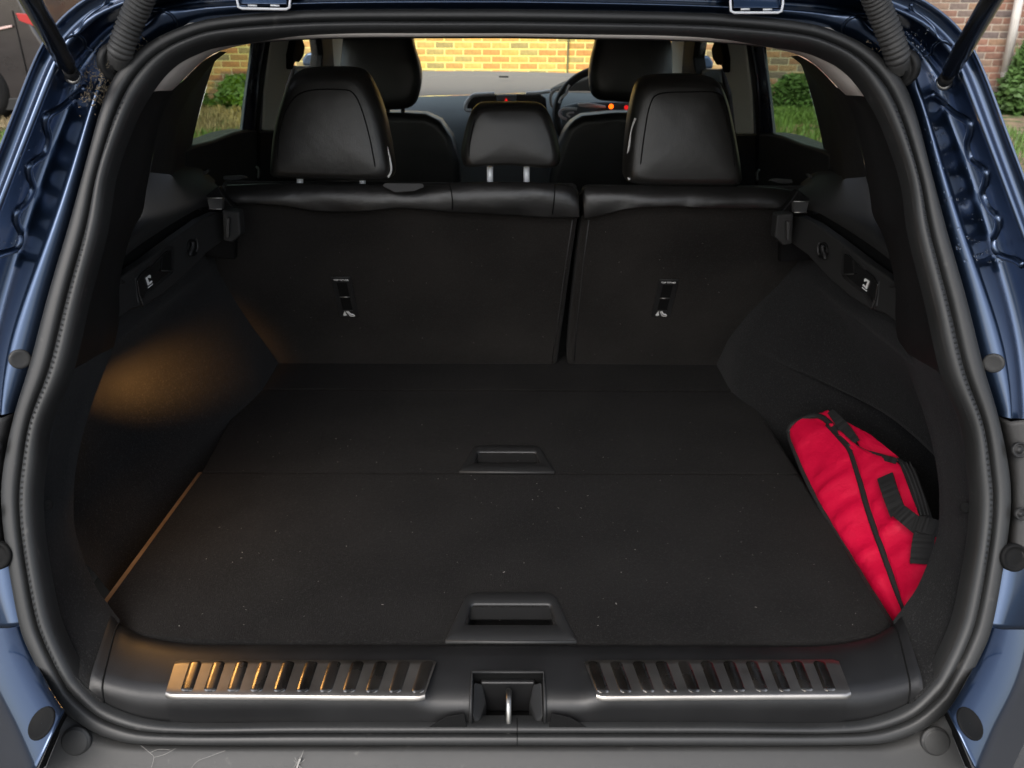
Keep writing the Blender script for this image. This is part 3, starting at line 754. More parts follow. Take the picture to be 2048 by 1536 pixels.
for pts in ([(899,368),(903,385),(905,405),(904,424)], [(1110,369),(1109,390),(1107,412),(1104,435)]):
    P_(tube('leather_seam', spline([on_seat(pts[0][0], pts[0][1], .012), on_seat(pts[1][0], pts[1][1], .0345), on_seat(pts[2][0], pts[2][1], .034), on_seat(pts[3][0], pts[3][1], .014)], 12), .0012, M['plasticdark'], seg=6))
P_(slab('belt_guide', [on_seat(765,372,.02), on_seat(770,367,.02), on_seat(845,368,.02), on_seat(848,374,.02), on_seat(830,382,.03), on_seat(790,385,.03)], (0, 0, .001), M['plastic'], bevel=.0005))

for s in (-1, 1):
    P_(tube('belt_tongue', mir(spline([at_y(513, 334, 1.75), at_y(518, 340, 1.74), at_y(517, 356, 1.73)], 10), s), .003, M['bumper'], seg=6))
    P_(slab('belt_guide', mir([at_y(*p, 1.60) for p in [(398,349),(414,340),(418,344),(404,354)]], s), (0, .01, 0), M['bumper'], bevel=.001))
    P_(slab('seat_side_latch', mir([at_y(*p, 1.62) for p in [(446,352),(484,350),(492,356),(470,362),(446,360)]], s), (0, .02, -.004), M['bumper'], bevel=.002))
# top tether labels
def text(name, s_, size, mt, ext=.0004):
    cu_ = bpy.data.curves.new(name, 'FONT'); cu_.body = s_; cu_.size = size; cu_.extrude = ext; cu_.align_x = 'CENTER'; cu_.align_y = 'CENTER'
    o = bpy.data.objects.new(name, cu_); COL.objects.link(o); bpy.context.view_layer.update()
    dg = bpy.context.evaluated_depsgraph_get(); me = bpy.data.meshes.new_from_object(o.evaluated_get(dg)); bpy.data.objects.remove(o); 
    me.materials.clear(); me.materials.append(mt)
    r_ = bpy.data.objects.new(name, me); COL.objects.link(r_); return r_
for (x0, y0, x1, y1) in ((683, 553, 697, 632), (1337, 558, 1322, 632)):
    top = on_seat(x0, y0, .001); bot = on_seat(x1, y1, .001)
    xm = (top.x+bot.x)/2; up = sv.normalized(); ctr = (top+bot)/2; ctr.x = xm; H = (top-bot).length
    rt = Vector((1, 0, 0))
    def pp(x, y, z=0.): return ctr+rt*x+up*y+sn*z
    ph = H/2; hw = .0215
    tl = P_(slab('tether_plate', [pp(-hw, -ph), pp(hw, -ph), pp(hw, ph), pp(-hw, ph)], sn*.002, M['plastic'], bevel=.0015))
    def kid(o): o.parent = tl; o.matrix_parent_inverse = Matrix.Identity(4); return o
    kid(tube('plate_edge', [pp(-hw+.001, ph-.001, .002), pp(hw-.001, ph-.001, .002)], .0012, M['bumper'], seg=6))
    kid(slab('tether_slot', [pp(-.011, .004, .0021), pp(.011, .004, .0021), pp(.011, ph-.016, .0021), pp(-.011, ph-.016, .0021)], sn*.0004, M['plasticdark'], bevel=0))
    kid(slab('tether_slot', [pp(-.011, -ph+.022, .0021), pp(.011, -ph+.022, .0021), pp(.011, .000, .0021), pp(-.011, .000, .0021)], sn*.0004, M['plasticdark'], bevel=0))
    kid(tube('slot_bar', [pp(-.011, .002, .003), pp(.011, .002, .003)], .0011, M['dull'], seg=6))
    kid(tube('slot_bar', [pp(-.011, -ph+.021, .003), pp(.011, -ph+.021, .003)], .0008, M['bumper'], seg=6))
    t_ = text('lettering', 'TOP TETHER', .0056, M['white'])
    t_.matrix_world = Matrix.Translation(pp(0, ph-.0085, .0028)) @ Matrix((rt, up, sn)).transposed().to_4x4()
    mw = t_.matrix_world.copy(); kid(t_); t_.matrix_world = mw
    # child-seat pictogram
    Vv = []; Ff = []
    def bar(p, q, wdt):
        d = (q[0]-p[0], q[1]-p[1]); L = math.hypot(*d); nx, ny = -d[1]/L*wdt/2, d[0]/L*wdt/2; b0 = len(Vv)
        for z in (.0022, .0030):
            Vv.extend([pp(p[0]+nx, p[1]+ny, z), pp(q[0]+nx, q[1]+ny, z), pp(q[0]-nx, q[1]-ny, z), pp(p[0]-nx, p[1]-ny, z)])
        Ff.extend([(b0, b0+1, b0+2, b0+3), (b0+7, b0+6, b0+5, b0+4)]+[(b0+k, b0+(k+1) % 4, b0+4+(k+1) % 4, b0+4+k) for k in range(4)])
    yb_ = -ph+.010
    bar((-.012, yb_-.004), (-.007, yb_+.008), .0015); bar((-.012, yb_-.004), (-.005, yb_-.003), .004); bar((-.009, yb_-.003), (-.007, yb_+.004), .003)
    bar((-.004, yb_+.008), (.003, yb_-.007), .0014); bar((-.001, yb_+.008), (.005, yb_-.002), .003); bar((.003, yb_-.007), (.012, yb_-.008), .0014); bar((.004, yb_-.001), (.011, yb_-.003), .0032); bar((.011, yb_-.002), (.013, yb_-.007), .0014)
    kid(mk('child_seat_symbol', Vv, Ff, M['white'], smooth=False))

# ---- head restraints
def pillow(name, outline, y, depth, mt, lean=.12, n=72, face=.88, bulge=.007, front=.7):
    pts = spline([at_y(px, py, y) for px, py in outline], n, closed=True)
    c = sum(pts, Vector())/n
    rings = [(0.0, -bulge), (.25, -bulge*.98), (.5, -bulge*.85), (face*.9, -bulge*.45), (face, -.001), (.93, .006), (.985, .018), (1.0, .034), (1.0, depth*.6), (.96, depth*.85), (.85, depth), (.5, depth+.006), (0, depth+.008)]
    rws = []
    for k, h in rings:
        rws.append([Vector((c.x+(p.x-c.x)*k, y+h+(lean*(p.z-c.z)*k), c.z+(p.z-c.z)*k)) for p in pts])
    V, F = grid(rws, closed_u=True); return mk(name, V, F, mt), pts, c
def onpillow(pts, c, y, px, py, h=0.): return at_y(px, py, y+h)
HL = [(536,350),(537,300),(542,255),(553,208),(568,165),(585,146),(612,138),(690,137),(722,148),(742,178),(760,222),(772,270),(782,320),(785,345),(778,360),(740,364),(640,362),(560,359),(541,356)]
HR = [(1252,345),(1255,300),(1263,240),(1274,192),(1284,168),(1302,156),(1360,151),(1414,153),(1444,163),(1461,194),(1472,240),(1482,300),(1488,350),(1486,368),(1470,374),(1400,374),(1300,373),(1262,368),(1253,360)]
HC = [(921,320),(922,295),(930,258),(939,232),(950,216),(968,210),(1018,209),(1072,210),(1089,217),(1102,235),(1113,266),(1121,300),(1122,325),(1112,337),(1080,338),(1018,334),(960,336),(930,336)]
def headrest(outl, y, seamp, pipe, posts, collars):
    hr, pts, c = pillow('head_restraint', outl, y, .10, M['leather'])
    P_(hr)
    def kid(o): o.parent = hr; o.matrix_parent_inverse = Matrix.Identity(4); return o
    def srf(px, py):                                          # nearest ring height on the rear face
        p = at_y(px, py, y); k = 0
        a = math.atan2(p.z-c.z, p.x-c.x)
        # find outline radius
        best = min(pts, key=lambda q: abs((math.atan2(q.z-c.z, q.x-c.x)-a+math.pi) % (2*math.pi)-math.pi))
        k = math.hypot(p.x-c.x, p.z-c.z)/max(math.hypot(best.x-c.x, best.z-c.z), 1e-6)
        prof_ = [(0, -.007), (.5, -.006), (.79, -.0032), (.88, -.001), (.93, .006), (.985, .018), (1, .034), (1.2, .06)]
        for (k0, h0), (k1, h1) in zip(prof_[:-1], prof_[1:]):
            if k <= k1: h = h0+(h1-h0)*(k-k0)/(k1-k0); break
        else: h = .06
        yy = y+h+.12*(p.z-c.z)
        return at_y(px, py, yy-.0006)
    kid(tube('panel_seam', spline([srf(*p) for p in seamp], 60), .0013, M['plasticdark'], seg=6))
    if pipe: kid(tube('pale_piping', spline([srf(*p)+Vector((0, -.004, 0)) for p in pipe], 40), .0022, M['stitch'], seg=6))
    for (px, ya, yb_) in posts:
        kid(tube('post', [at_y(px, ya, y+.045), at_y(px, yb_, y+.05)], .0062, M['silver'], seg=14))
    for (px, py) in collars:
        q = at_y(px, py, y+.040)
        kid(disc('post_collar', q, (0, -.25, 1), .017, .006, M['plastic'], rings=[(.018, -.006), (.018, .002), (.015, .005), (.008, .006), (.0004, .006)]))
headrest(HL, 1.50, [(560,352),(556,310),(558,270),(570,225),(592,192),(625,180),(680,179),(705,185),(722,215),(738,270),(748,320),(754,356)], [(766,232),(771,262),(774,290),(781,320),(783,340),(777,354)], [(600,355,376), (725,355,376)], [(610,377),(712,377)])
headrest(HR, 1.50, [(1278,366),(1282,320),(1290,260),(1300,210),(1318,188),(1380,184),(1435,186),(1452,210),(1462,260),(1468,320),(1472,368)], [(1270,236),(1262,262),(1257,295),(1252,325),(1252,345),(1258,358)], [(1305,366,386), (1430,366,386)], [(1300,384),(1432,384)])
headrest(HC, 1.50, [(942,330),(938,300),(944,262),(954,226)], None, [(980,334,374), (1053,334,374)], [(980,374),(1053,374)])

# ---- front seats
def frontseat(s, outl, sh):
    y = 2.62
    fs, pts, c = pillow('front_head_restraint', outl, y, .11, M['leather'], face=.8); P_(fs)
    a = [at_y(px, py, y+.02) for px, py in sh]
    P_(slab('front_seat_back', a, (0, .12, 0), M['leather'], bevel=.03, seg=5, smooth=True))
frontseat(-1, [(680,100),(684,60),(700,20),(740,0),(790,5),(815,50),(828,100),(840,140),(838,180),(825,212),(790,220),(720,218),(690,205),(678,150)], [(560,400),(600,300),(640,245),(700,225),(800,226),(850,228),(880,242),(905,275),(918,330),(925,480),(560,480)])
frontseat(1, [(1192,90),(1200,50),(1225,10),(1265,0),(1310,10),(1338,50),(1348,100),(1346,160),(1338,195),(1310,206),(1230,204),(1190,196),(1180,160),(1184,120)], [(1095,480),(1100,350),(1118,290),(1135,250),(1165,232),(1230,226),(1330,226),(1400,240),(1440,280),(1470,480)])
for px in (776, 806): P_(tube('front_post', [at_y(px, 212, 2.67), at_y(px, 234, 2.67)], .007, M['blackgloss'], seg=10))

# ---- dashboard, screen vents, steering wheel
def dashrow(y, L): return spline([at_y(px, py, y) for px, py in L], 50)
r1 = dashrow(4.15, [(560,150),(700,144),(850,142),(1018,143),(1180,147),(1350,152),(1500,160)])
r2 = dashrow(3.85, [(560,170),(700,160),(850,158),(1018,158),(1180,162),(1350,170),(1500,175)])
r3 = dashrow(3.60, [(560,190),(700,184),(850,182),(930,183),(1018,181),(1100,180),(1200,176),(1500,180)])
r4 = dashrow(3.52, [(560,205),(700,196),(850,192),(930,190),(1018,187),(1100,184),(1200,186),(1500,192)])
r0 = [p+Vector((0, .1, -.05)) for p in r1]
P_(loft('dashboard', [r0, r1, r2, r3, r4], M['dash']))
r5 = dashrow(3.44, [(560,225),(700,222),(850,220),(930,222),(1018,215),(1100,212),(1200,214),(1500,220)])
r6 = dashrow(3.34, [(560,300),(700,300),(850,300),(930,300),(1018,300),(1100,300),(1200,300),(1500,300)])
r7 = dashrow(3.40, [(560,420),(700,420),(850,420),(930,420),(1018,420),(1100,420),(1200,420),(1500,420)])
P_(loft('dashboard_front', [[p+Vector((0, -.002, -.001)) for p in r4], r5, r6, r7], M['dashlow']))
P_(slab('centre_vents', [at_y(*p, 3.38) for p in [(934,224),(934,206),(942,195),(956,190),(1020,188),(1080,188),(1092,196),(1096,240),(1018,240)]], (0, .03, 0), M['blackgloss'], bevel=.006, seg=3, smooth=True))
P_(tube('vent_trim', spline([at_y(*p, 3.365) for p in [(943,221),(936,221),(931,218),(932,208),(938,198),(946,191),(958,189),(989,187.5)]], 40), .0075, M['brightsilver'], seg=8))
P_(tube('vent_trim', spline([at_y(*p, 3.365) for p in [(1052,187),(1075,186),(1101,182.5)]], 20), .007, M['brightsilver'], seg=8))
hb = P_(slab('hazard_panel', [at_y(*p, 3.36) for p in [(993,190),(1033,190),(1032,214),(1019,214),(1019,207),(1007,207),(1007,214),(994,214)]], (0, .01, 0), M['dashlow'], bevel=.003))
P_(slab('hazard_button', [at_y(*p, 3.355) for p in [(1009,203),(1012,196),(1016,203)]], (0, .004, 0), M['redlit'], bevel=0))
P_(slab('speaker_grille', [at_y(*p, 3.80) for p in [(998,151.5),(1017,151.8),(1017,155.5),(998,155.2)]], (0, .003, 0), M['bumper'], bevel=.001))
P_(slab('vent_tab', [at_y(*p, 3.36) for p in [(961,204),(973,204),(973,207),(961,207)]], (0, .008, 0), M['dull'], bevel=.001))
P_(slab('vent_tab', [at_y(*p, 3.36) for p in [(1058,204),(1072,204),(1072,208),(1058,208)]], (0, .008, 0), M['dull'], bevel=.001))
P_(tube('vent_ring', spline([at_y(*p, 3.35) for p in [(1109,181),(1103,188),(1101,198),(1103,210),(1107,214)]], 20), .006, M['cream'], seg=8))
# instrument hood
P_(slab('instrument_hood', [at_y(*p, 3.55) for p in [(1098,180),(1130,168),(1180,150),(1300,146),(1400,160),(1400,200),(1200,200),(1100,196)]], (0, .25, -.01), M['plastic'], bevel=.02, seg=3, smooth=True))
wc = at_y(1215, 228, 3.25); wr = .207
sw = [wc+Vector((math.cos(a)*wr, -.35*math.sin(a)*wr*-1, math.sin(a)*wr*.80)) for a in [2*math.pi*i/72 for i in range(72)]]
V, F = tube_vf(sw, .0155, 12, closed=True)
whl = P_(mk('steering_wheel', V, F, M['leather']))
k_ = tube('wheel_inlay', spline([at_y(*p, 3.20) for p in [(1139,170),(1135,178),(1132,188),(1122,196),(1118,206)]], 20), .005, M['brightsilver'], seg=6); k_.parent = whl; k_.matrix_parent_inverse = Matrix.Identity(4)
k_ = tube('spoke_trim', spline([at_y(*p, 3.19) for p in [(1154,218),(1138,217),(1124,219),(1119,226),(1122,233),(1133,239)]], 24), .006, M['brightsilver'], seg=6); k_.parent = whl; k_.matrix_parent_inverse = Matrix.Identity(4)
k_ = tube('spoke_trim', spline([at_y(*p, 3.18) for p in [(1148,225),(1138,226),(1134,230),(1140,234)]], 24), .004, M['brightsilver'], seg=6); k_.parent = whl; k_.matrix_parent_inverse = Matrix.Identity(4)
k_ = slab('wheel_hub', [at_y(*p, 3.23) for p in [(1125,214),(1160,205),(1200,204),(1330,205),(1330,280),(1125,280)]], (0, .04, 0), M['dashlow'], bevel=.012, seg=3, smooth=True); k_.parent = whl; k_.matrix_parent_inverse = Matrix.Identity(4)
q = at_y(1222, 213, 3.05); P_(disc('amber_light', q, (0, -1, .2), .009, .006, M['amber'], seg=16))
q = at_y(1252.5, 215, 3.05); P_(disc('red_light', q, (0, -1, .2), .008, .005, M['redlit'], seg=14))
P_(slab('column_stalk', [at_y(*p, 3.1) for p in [(1155,207),(1180,206),(1212,212),(1212,217),(1180,216),(1158,214)]], (0, .02, 0), M['silver'], bevel=.004))

# ---- glasshouse: roof, pillars, doors (left measured, right mirrored)
roofz = 1.60
P_(loft('headliner', [[Vector((x, y, z-.02*(abs(x)/.6)**3)) for x in [i*(.050 if y < 1.3 else .06) for i in range(-10, 11)]] for y, z in ((1.07, 1.548), (1.12, 1.565), (1.4, 1.59), (2.0, 1.60), (2.8, 1.60), (3.25, 1.56))], M['headliner'], solid=.01))
P_(loft('roof', [[Vector((x, y, z-.04*(abs(x)/.56)**3)) for x in [i*.056 for i in range(-10, 11)]] for y, z in ((1.16, 1.61), (1.25, 1.635), (1.6, 1.66), (2.2, 1.67), (2.8, 1.66), (3.3, 1.61))], M['paint'], solid=.004))
for s in (-1, 1):
    # cream upper quarter trim
    TI = [on_s(*p, .006) for p in [(281,190),(297,168),(333,126),(375,100),(440,80),(513,72),(581,68),(700,64),(850,64),(1018,64)]]
    TU = [(344,181),(356,170),(378,148),(404,124),(440,102),(513,85),(581,79),(700,74.5),(850,73.5),(1018,73)]
    of = [.060, .055, .05, .04, .03, .020, .014, .010, .009, .009]
    TQ = [on_s(p[0], p[1], o_) for p, o_ in zip(TU, of)]
    TI[-1].x = TQ[-1].x = 0
    a, b = cat(TI, 6), cat(TQ, 6)
    a0 = [p-SN*.012 for p in a]; c = [p+Vector((-.01 if p.x < -.1 else 0, .012, .014)) for p in b]
    P_(loft('upper_trim', [mir(x, s) for x in (a0, a, [p.lerp(q, .5)+Vector((0, 0, .002)) for p, q in zip(a, b)], b, c, [p+Vector((0, .06, .02)) for p in c])], M['cream']))
    # quarter pillar between opening and door glass
    A = [on_s(*p, o_) for p, o_ in (((300,345), .165), ((308,300), .155), ((320,242), .145), ((344,190), .125), ((362,166), .105), ((404,124), .10), ((440,103), .085))]
    B = [on_side(*p, .03) for p in [(345,352),(350,310),(358,250),(372,205),(388,172),(415,130),(440,104)]]
    Cc = [on_side(*p, 0) for p in [(378,352),(383,297),(395,240),(408,190),(420,150),(432,118),(442,100)]]
    P_(loft('quarter_trim', [mir(cat(x, 6), s) for x in (A, [p.lerp(q, .5)+Vector((.012, 0, 0)) for p, q in zip(A, B)], B, Cc)], M['plastic']))
    g = lambda L, ins=0.: mir([on_side(*p, ins) for p in L], s)
    # door glass and its frame
    P_(slab('door_glass', g([(378,300),(395,240),(420,150),(442,96),(516,70),(512,84),(486,268)]), (s*.003, 0, 0), M['tint'], bevel=0))
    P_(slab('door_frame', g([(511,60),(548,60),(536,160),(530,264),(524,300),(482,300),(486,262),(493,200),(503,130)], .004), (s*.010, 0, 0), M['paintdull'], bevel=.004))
    P_(tube('door_seal', g([(540,60),(524,150),(514,262)], .012), .006, M['plastic'], seg=8))
    P_(slab('belt_trim', g([(372,300),(384,292),(432,279),(470,264),(500,258),(545,262),(545,600),(372,600)], .012), (s*.06, 0, 0), M['plastic'], bevel=.008, seg=3, smooth=True))
    P_(slab('inner_pillar', g([(548,60),(604,60),(590,120),(570,180),(560,262),(528,262),(532,180),(540,120)], .01), (s*.012, 0, 0), M['creamgrey'], bevel=.006))
    P_(slab('pillar_lower', g([(520,262),(700,262),(700,420),(520,420)], .02), (s*.06, 0, 0), M['plasticdark'], bevel=.006))
    P_(slab('belt_anchor', g([(592,80),(606,78),(611,92),(608,112),(600,124),(592,120),(586,140),(586,110)], .03), (s*.02, 0, 0), M['plasticdark'], bevel=.004))
    P_(slab('front_pillar', g([(640,60),(664,60),(670,150),(640,150),(646,110)], .01), (s*.04, 0, 0), M['plasticdark'], bevel=.004))
    P_(slab('front_pillar_trim', g([(664,60),(690,60),(690,150),(668,150)], .01), (s*.03, 0, 0), M['creamgrey'], bevel=.003))
    P_(slab('front_door_glass', g([(598,60),(650,60),(650,160),(590,160)]), (s*.003, 0, 0), M['screen'], bevel=0))
    P_(slab('front_door_panel', g([(592,130),(600,132),(640,132),(700,140),(700,280),(572,280),(578,180)], -.012), (s*.05, 0, 0), M['plasticdark'], bevel=.01))
    # mirror outside
    P_(slab('door_mirror', mir([at_y(*p, 3.35) for p in [(604,132),(604,118),(612,106),(626,104),(634,112),(638,132)]], s), (0, .08, 0), M['paint'], bevel=.015, seg=3, smooth=True))
    # roof rail inside and A pillar up to the screen
    P_(slab('cant_rail', [Vector((s*.60, 1.55, 1.52)), Vector((s*.60, 3.3, 1.52)), Vector((s*.60, 3.3, 1.62)), Vector((s*.60, 1.55, 1.62))], (s*.06, 0, -.02), M['headliner'], bevel=.01))
    P_(slab('screen_pillar', [Vector((s*.58, 3.28, 1.56)), Vector((s*.63, 3.28, 1.56)), Vector((s*.76, 4.15, 1.16)), Vector((s*.70, 4.15, 1.16))], (0, .05, .05), M['paint'], bevel=.01))
    # outer lower body
    P_(loft('body_side', [[Vector((s*x, y, z)) for y in [.95, 1.4, 2.0, 2.8, 3.6, 4.2, 4.7, 5.0]] for x, z in ((.72, 1.10), (.80, 1.10), (.87, 1.04), (.905, .9), (.91, .6), (.88, .30))], M['paint'], solid=.004))
    P_(tube('wheel', [Vector((s*.78, .0+y_, .0+z_)) for y_, z_ in [(1.45+.27*math.cos(a), .34+.27*math.sin(a)) for a in [2*math.pi*i/40 for i in range(40)]]], .085, M['plasticdark'], seg=12, closed=True))
    P_(tube('wheel', [Vector((s*.78, .0+y_, .0+z_)) for y_, z_ in [(4.15+.27*math.cos(a), .34+.27*math.sin(a)) for a in [2*math.pi*i/40 for i in range(40)]]], .085, M['plasticdark'], seg=12, closed=True))
    P_(slab('headlamp', [(s*.55, 4.93, .78), (s*.83, 4.80, .80), (s*.83, 4.80, .70), (s*.55, 4.93, .68)], (0, .04, 0), M['headlamp'], bevel=.008))
P_(slab('windscreen', [Vector((-.60, 3.28, 1.585)), Vector((.60, 3.28, 1.585)), Vector((.72, 4.2, 1.22)), Vector((-.72, 4.2, 1.22))], (0, .003, .005), M['screen'], bevel=0))
P_(slab('bonnet', [Vector((-.80, 4.2, 1.12)), Vector((.80, 4.2, 1.12)), Vector((.72, 4.95, .88)), Vector((-.72, 4.95, .88))], (0, 0, -.03), M['paint'], bevel=.02, seg=3, smooth=True))
P_(box('front_end', (-.84, 4.86, .30), (.84, 4.95, .86), M['paint'], bevel=.03))
P_(box('cabin_floor', (-.86, 1.9, .28), (.86, 4.3, .34), M['plasticdark'], bevel=0))
P_(box('seat_gap_backing', (-.60, 1.80, .60), (.60, 1.82, 1.16), M['plasticdark'], bevel=0))  # added dark backing that stops light showing through the seat split
P_(box('rear_seat_cushion', (-.62, 1.82, .60), (.62, 2.25, .80), M['leather'], bevel=.03))

# ---- tailgate held open overhead, struts, gaiters, hinge loops
tg = []
for k, (y, z, hw) in enumerate([(.99, 1.660, .56), (.90, 1.73, .60), (.65, 1.93, .66), (.35, 2.14, .70), (.10, 2.28, .68), (0.0, 2.27, .62)]):
    tg.append([Vector((hw*(i/12-1), y, z-.03*(abs(i/12-1)**4))) for i in range(25)])
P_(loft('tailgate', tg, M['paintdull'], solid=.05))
for s in (-1, 1):
    a = mir([on_s(146, 152, -.012)], s)[0]
    b = mir([at_y(62, 0, .86)], s)[0]; dr = (b-a).normalized()
    st_ = P_(tube('gas_strut', [a+dr*.020, a+dr*.040, a+dr*.042, a+dr*.55], [.0072, .0072, .0105, .0105], M['strut'], seg=20))
    c = tube('strut_end', [a-dr*.004, a+dr*.006, a+dr*.022], [.006, .0085, .0080], M['plastic'], seg=14); c.parent = st_; c.matrix_parent_inverse = Matrix.Identity(4)
    c = disc('ball_joint', a-dr*.002, SN, .010, .004, M['dull'], seg=16); c.parent = st_; c.matrix_parent_inverse = Matrix.Identity(4)
    c = tube('strut_stripe', [a+dr*.10+SN*.0088+Vector((s*-.004, 0, 0)), a+dr*.25+SN*.0088+Vector((s*-.004, 0, 0))], .0016, M['red'], seg=6); c.parent = st_; c.matrix_parent_inverse = Matrix.Identity(4)
    # ribbed gaiter
    gb, gn = on_body(236, 126, .0)
    path = spline(mir([gb, on_s(240,105,-.012), on_s(250,75,-.022), on_s(262,45,-.03), on_s(276,12,-.04), on_s(292,-25,-.055), on_s(310,-70,-.08)], s), 150)
    L = [0]
    for p, q in zip(path[:-1], path[1:]): L.append(L[-1]+(q-p).length)
    rad = []
    for l in L:
        if l < .016: rad.append(.0135)
        else:
            ph = ((l-.016)/.0062) % 1; rad.append(.0122+.0030*math.sin(math.pi*ph)**.6 if ph else .0122)
    ga = P_(tube('wiring_gaiter', path, rad, M['gaiter'], seg=24))
    n_ = (path[6]-path[0]).normalized()*.3+mir([gn], s)[0]*.9
    c = disc('gaiter_base', path[0]+mir([gn], s)[0]*.001, n_, .026, .006, M['plastic'], rings=[(.0235, -.008), (.0240, .0005), (.0215, .0025), (.018, .0015), (.0155, .0005), (.0140, .002), (.012, .008)]); c.parent = ga; c.matrix_parent_inverse = Matrix.Identity(4)
    # hinge loop
    hp = mir([on_s(474,-30,-.03), on_s(474,0,-.024), on_s(477,14,-.022), on_s(484,17,-.021), on_s(572,18.5,-.021), on_s(579,15,-.022), on_s(580,0,-.024), on_s(580,-30,-.03)], s)
    P_(tube('hinge_loop', hp, .0016, M['silver'], seg=8))
    hp2 = mir([on_s(480,-30,-.016), on_s(480,10,-.014), on_s(575,11,-.014), on_s(575,-30,-.016)], s)
    P_(slab('hinge_leaf', hp2, SN*.003, M['paint'], bevel=.001))
    for px in (505, 550):
        P_(tube('hinge_bolt', mir([on_s(px-9, 11, -.0185), on_s(px+9, 11.5, -.0185)], s), .0013, M['silver'], seg=6))

# rubber seam lines in the corner of the frame and small plug
for s in (-1, 1):
    for L in ([(215,-5),(208,10),(190,22),(168,42),(158,62),(146,72)], [(290,22),(325,22),(345,32),(352,48),(348,60)], [(132,78),(150,68),(166,78),(172,95),(186,100)]):
        P_(tube('pressed_seam', spline(mir([on_body(p[0], p[1], .0)[0] for p in L], s), 24), .0022, M['paint'], seg=8))

# ---------------------------------------------------------------- boot light (warm)
ld = bpy.data.lights.new('boot_light', 'AREA'); ld.shape = 'RECTANGLE'; ld.size = .05; ld.size_y = .02; ld.energy = .15; ld.color = (1, .50, .14); ld.spread = R(165)
lo_ = bpy.data.objects.new('boot_light', ld); COL.objects.link(lo_); lo_.location = (-.60, 1.03, 1.0)
lo_.rotation_euler = (Vector((-.60, .0, .45))).normalized().to_track_quat('Z', 'Y').to_euler()
lo_.parent = car; lo_.matrix_parent_inverse = Matrix.Translation((0, -.9, 0))
for s in (-1, 1):
    hl = bpy.data.lights.new('headlamp_beam', 'SPOT'); hl.energy = 1000; hl.color = (1, .90, .13); hl.spot_size = R(62); hl.spot_blend = .6; hl.shadow_soft_size = .06
    ho = bpy.data.objects.new('headlamp_beam', hl); COL.objects.link(ho); ho.location = (s*.68-.2, 5.02, .76)
    ho.rotation_euler = Vector((.05, -1, -.02)).normalized().to_track_quat('Z', 'Y').to_euler()
    ho.parent = car; ho.matrix_parent_inverse = Matrix.Translation((0, -.9, 0))

s2 = bpy.data.lights.new('boot_light_spot', 'SPOT'); s2.energy = 11; s2.color = (1, .46, .12); s2.spot_size = R(33); s2.spot_blend = 1; s2.shadow_soft_size = .035
s2o = bpy.data.objects.new('boot_light_spot', s2); COL.objects.link(s2o); s2o.location = (-.655, 1.06, 1.0)
s2o.rotation_euler = (Vector((-.655, 1.06, 1.0))-Vector((-.672, 1.31, .935))).normalized().to_track_quat('Z', 'Y').to_euler()
s2o.parent = car; s2o.matrix_parent_inverse = Matrix.Translation((0, -.9, 0))

# ================================================================ RED BAG
bag = empty('cool_bag', (.60, 1.08, .74), 'folded red nylon bag with black edging tucked beside the boot floor', 'bag')
def bp(px, py, h=0.): 
    n = Vector((-.72, -.18, .67)).normalized()
    return at_pl(px, py, Vector((.572, 1.05, .785))+n*h, n)
nb = Vector((-.72, -.18, .67)).normalized()
def bagkid(o): o.parent = bag; o.matrix_parent_inverse = Matrix.Translation((-.60, -1.08, -.74)); return o
E1 = [(1578,862),(1580,880),(1590,905),(1602,935),(1617,968),(1640,1012),(1668,1060),(1700,1112),(1735,1168),(1765,1215),(1788,1252)]
E2 = [(1625,832),(1655,850),(1682,878),(1700,900),(1712,935),(1724,975),(1735,1015),(1752,1065),(1772,1120),(1790,1170),(1812,1225)]
E3 = [(1662,840),(1692,870),(1730,900),(1790,922),(1812,950),(1826,985),(1842,1020),(1858,1060),(1868,1105),(1868,1150),(1850,1225)]
def crease(p, k):
    q_ = Vector((p.y*11+k*3, (p.x-p.z)*6, k)); r1 = 1-abs(noise.noise(q_))*2.2; r2 = 1-abs(noise.noise(q_*2.1+Vector((3, 1, 9))))*2.4
    return .004*max(0, r1)**6+.0035*max(0, r2)**5+.45*( .016*noise.noise(Vector((p.y*8+k, p.x*10, p.z*8)))+.009*abs(noise.noise(Vector((p.y*20, p.x*18+k, p.z*20))))+.0015*noise.noise(Vector((p.y*60, p.x*60, k))))
def panel(name, A, B, k, bul):
    a = spline([bp(*p) for p in A], 60); b = spline([bp(*p) for p in B], 60); rws = []
    for i in range(25):
        t = i/24; e_ = math.sin(math.pi*t)
        rws.append([p.lerp(q, t)+nb*(bul*e_+crease(p.lerp(q, t), k)*min(1, e_*2.5)) for p, q in zip(a, b)])
    lo_r = [p-nb*.03+Vector((.02, 0, -.02)) for p in rws[0]]; hi_r = [p-nb*.04 for p in rws[-1]]
    return bagkid(loft(name, [lo_r]+rws+[hi_r], M['red'])), a, b
_, ea, eb = panel('bag_side', E1, E2, 0, .009)
_, ec, ed = panel('bag_front', E2, E3, 5, .005)
bagkid(tube('edge_binding', [p+nb*.001 for p in ea], .0042, M['web'], seg=8))
bagkid(tube('edge_binding', [p+nb*.002 for p in eb[6:]], .0048, M['web'], seg=8))
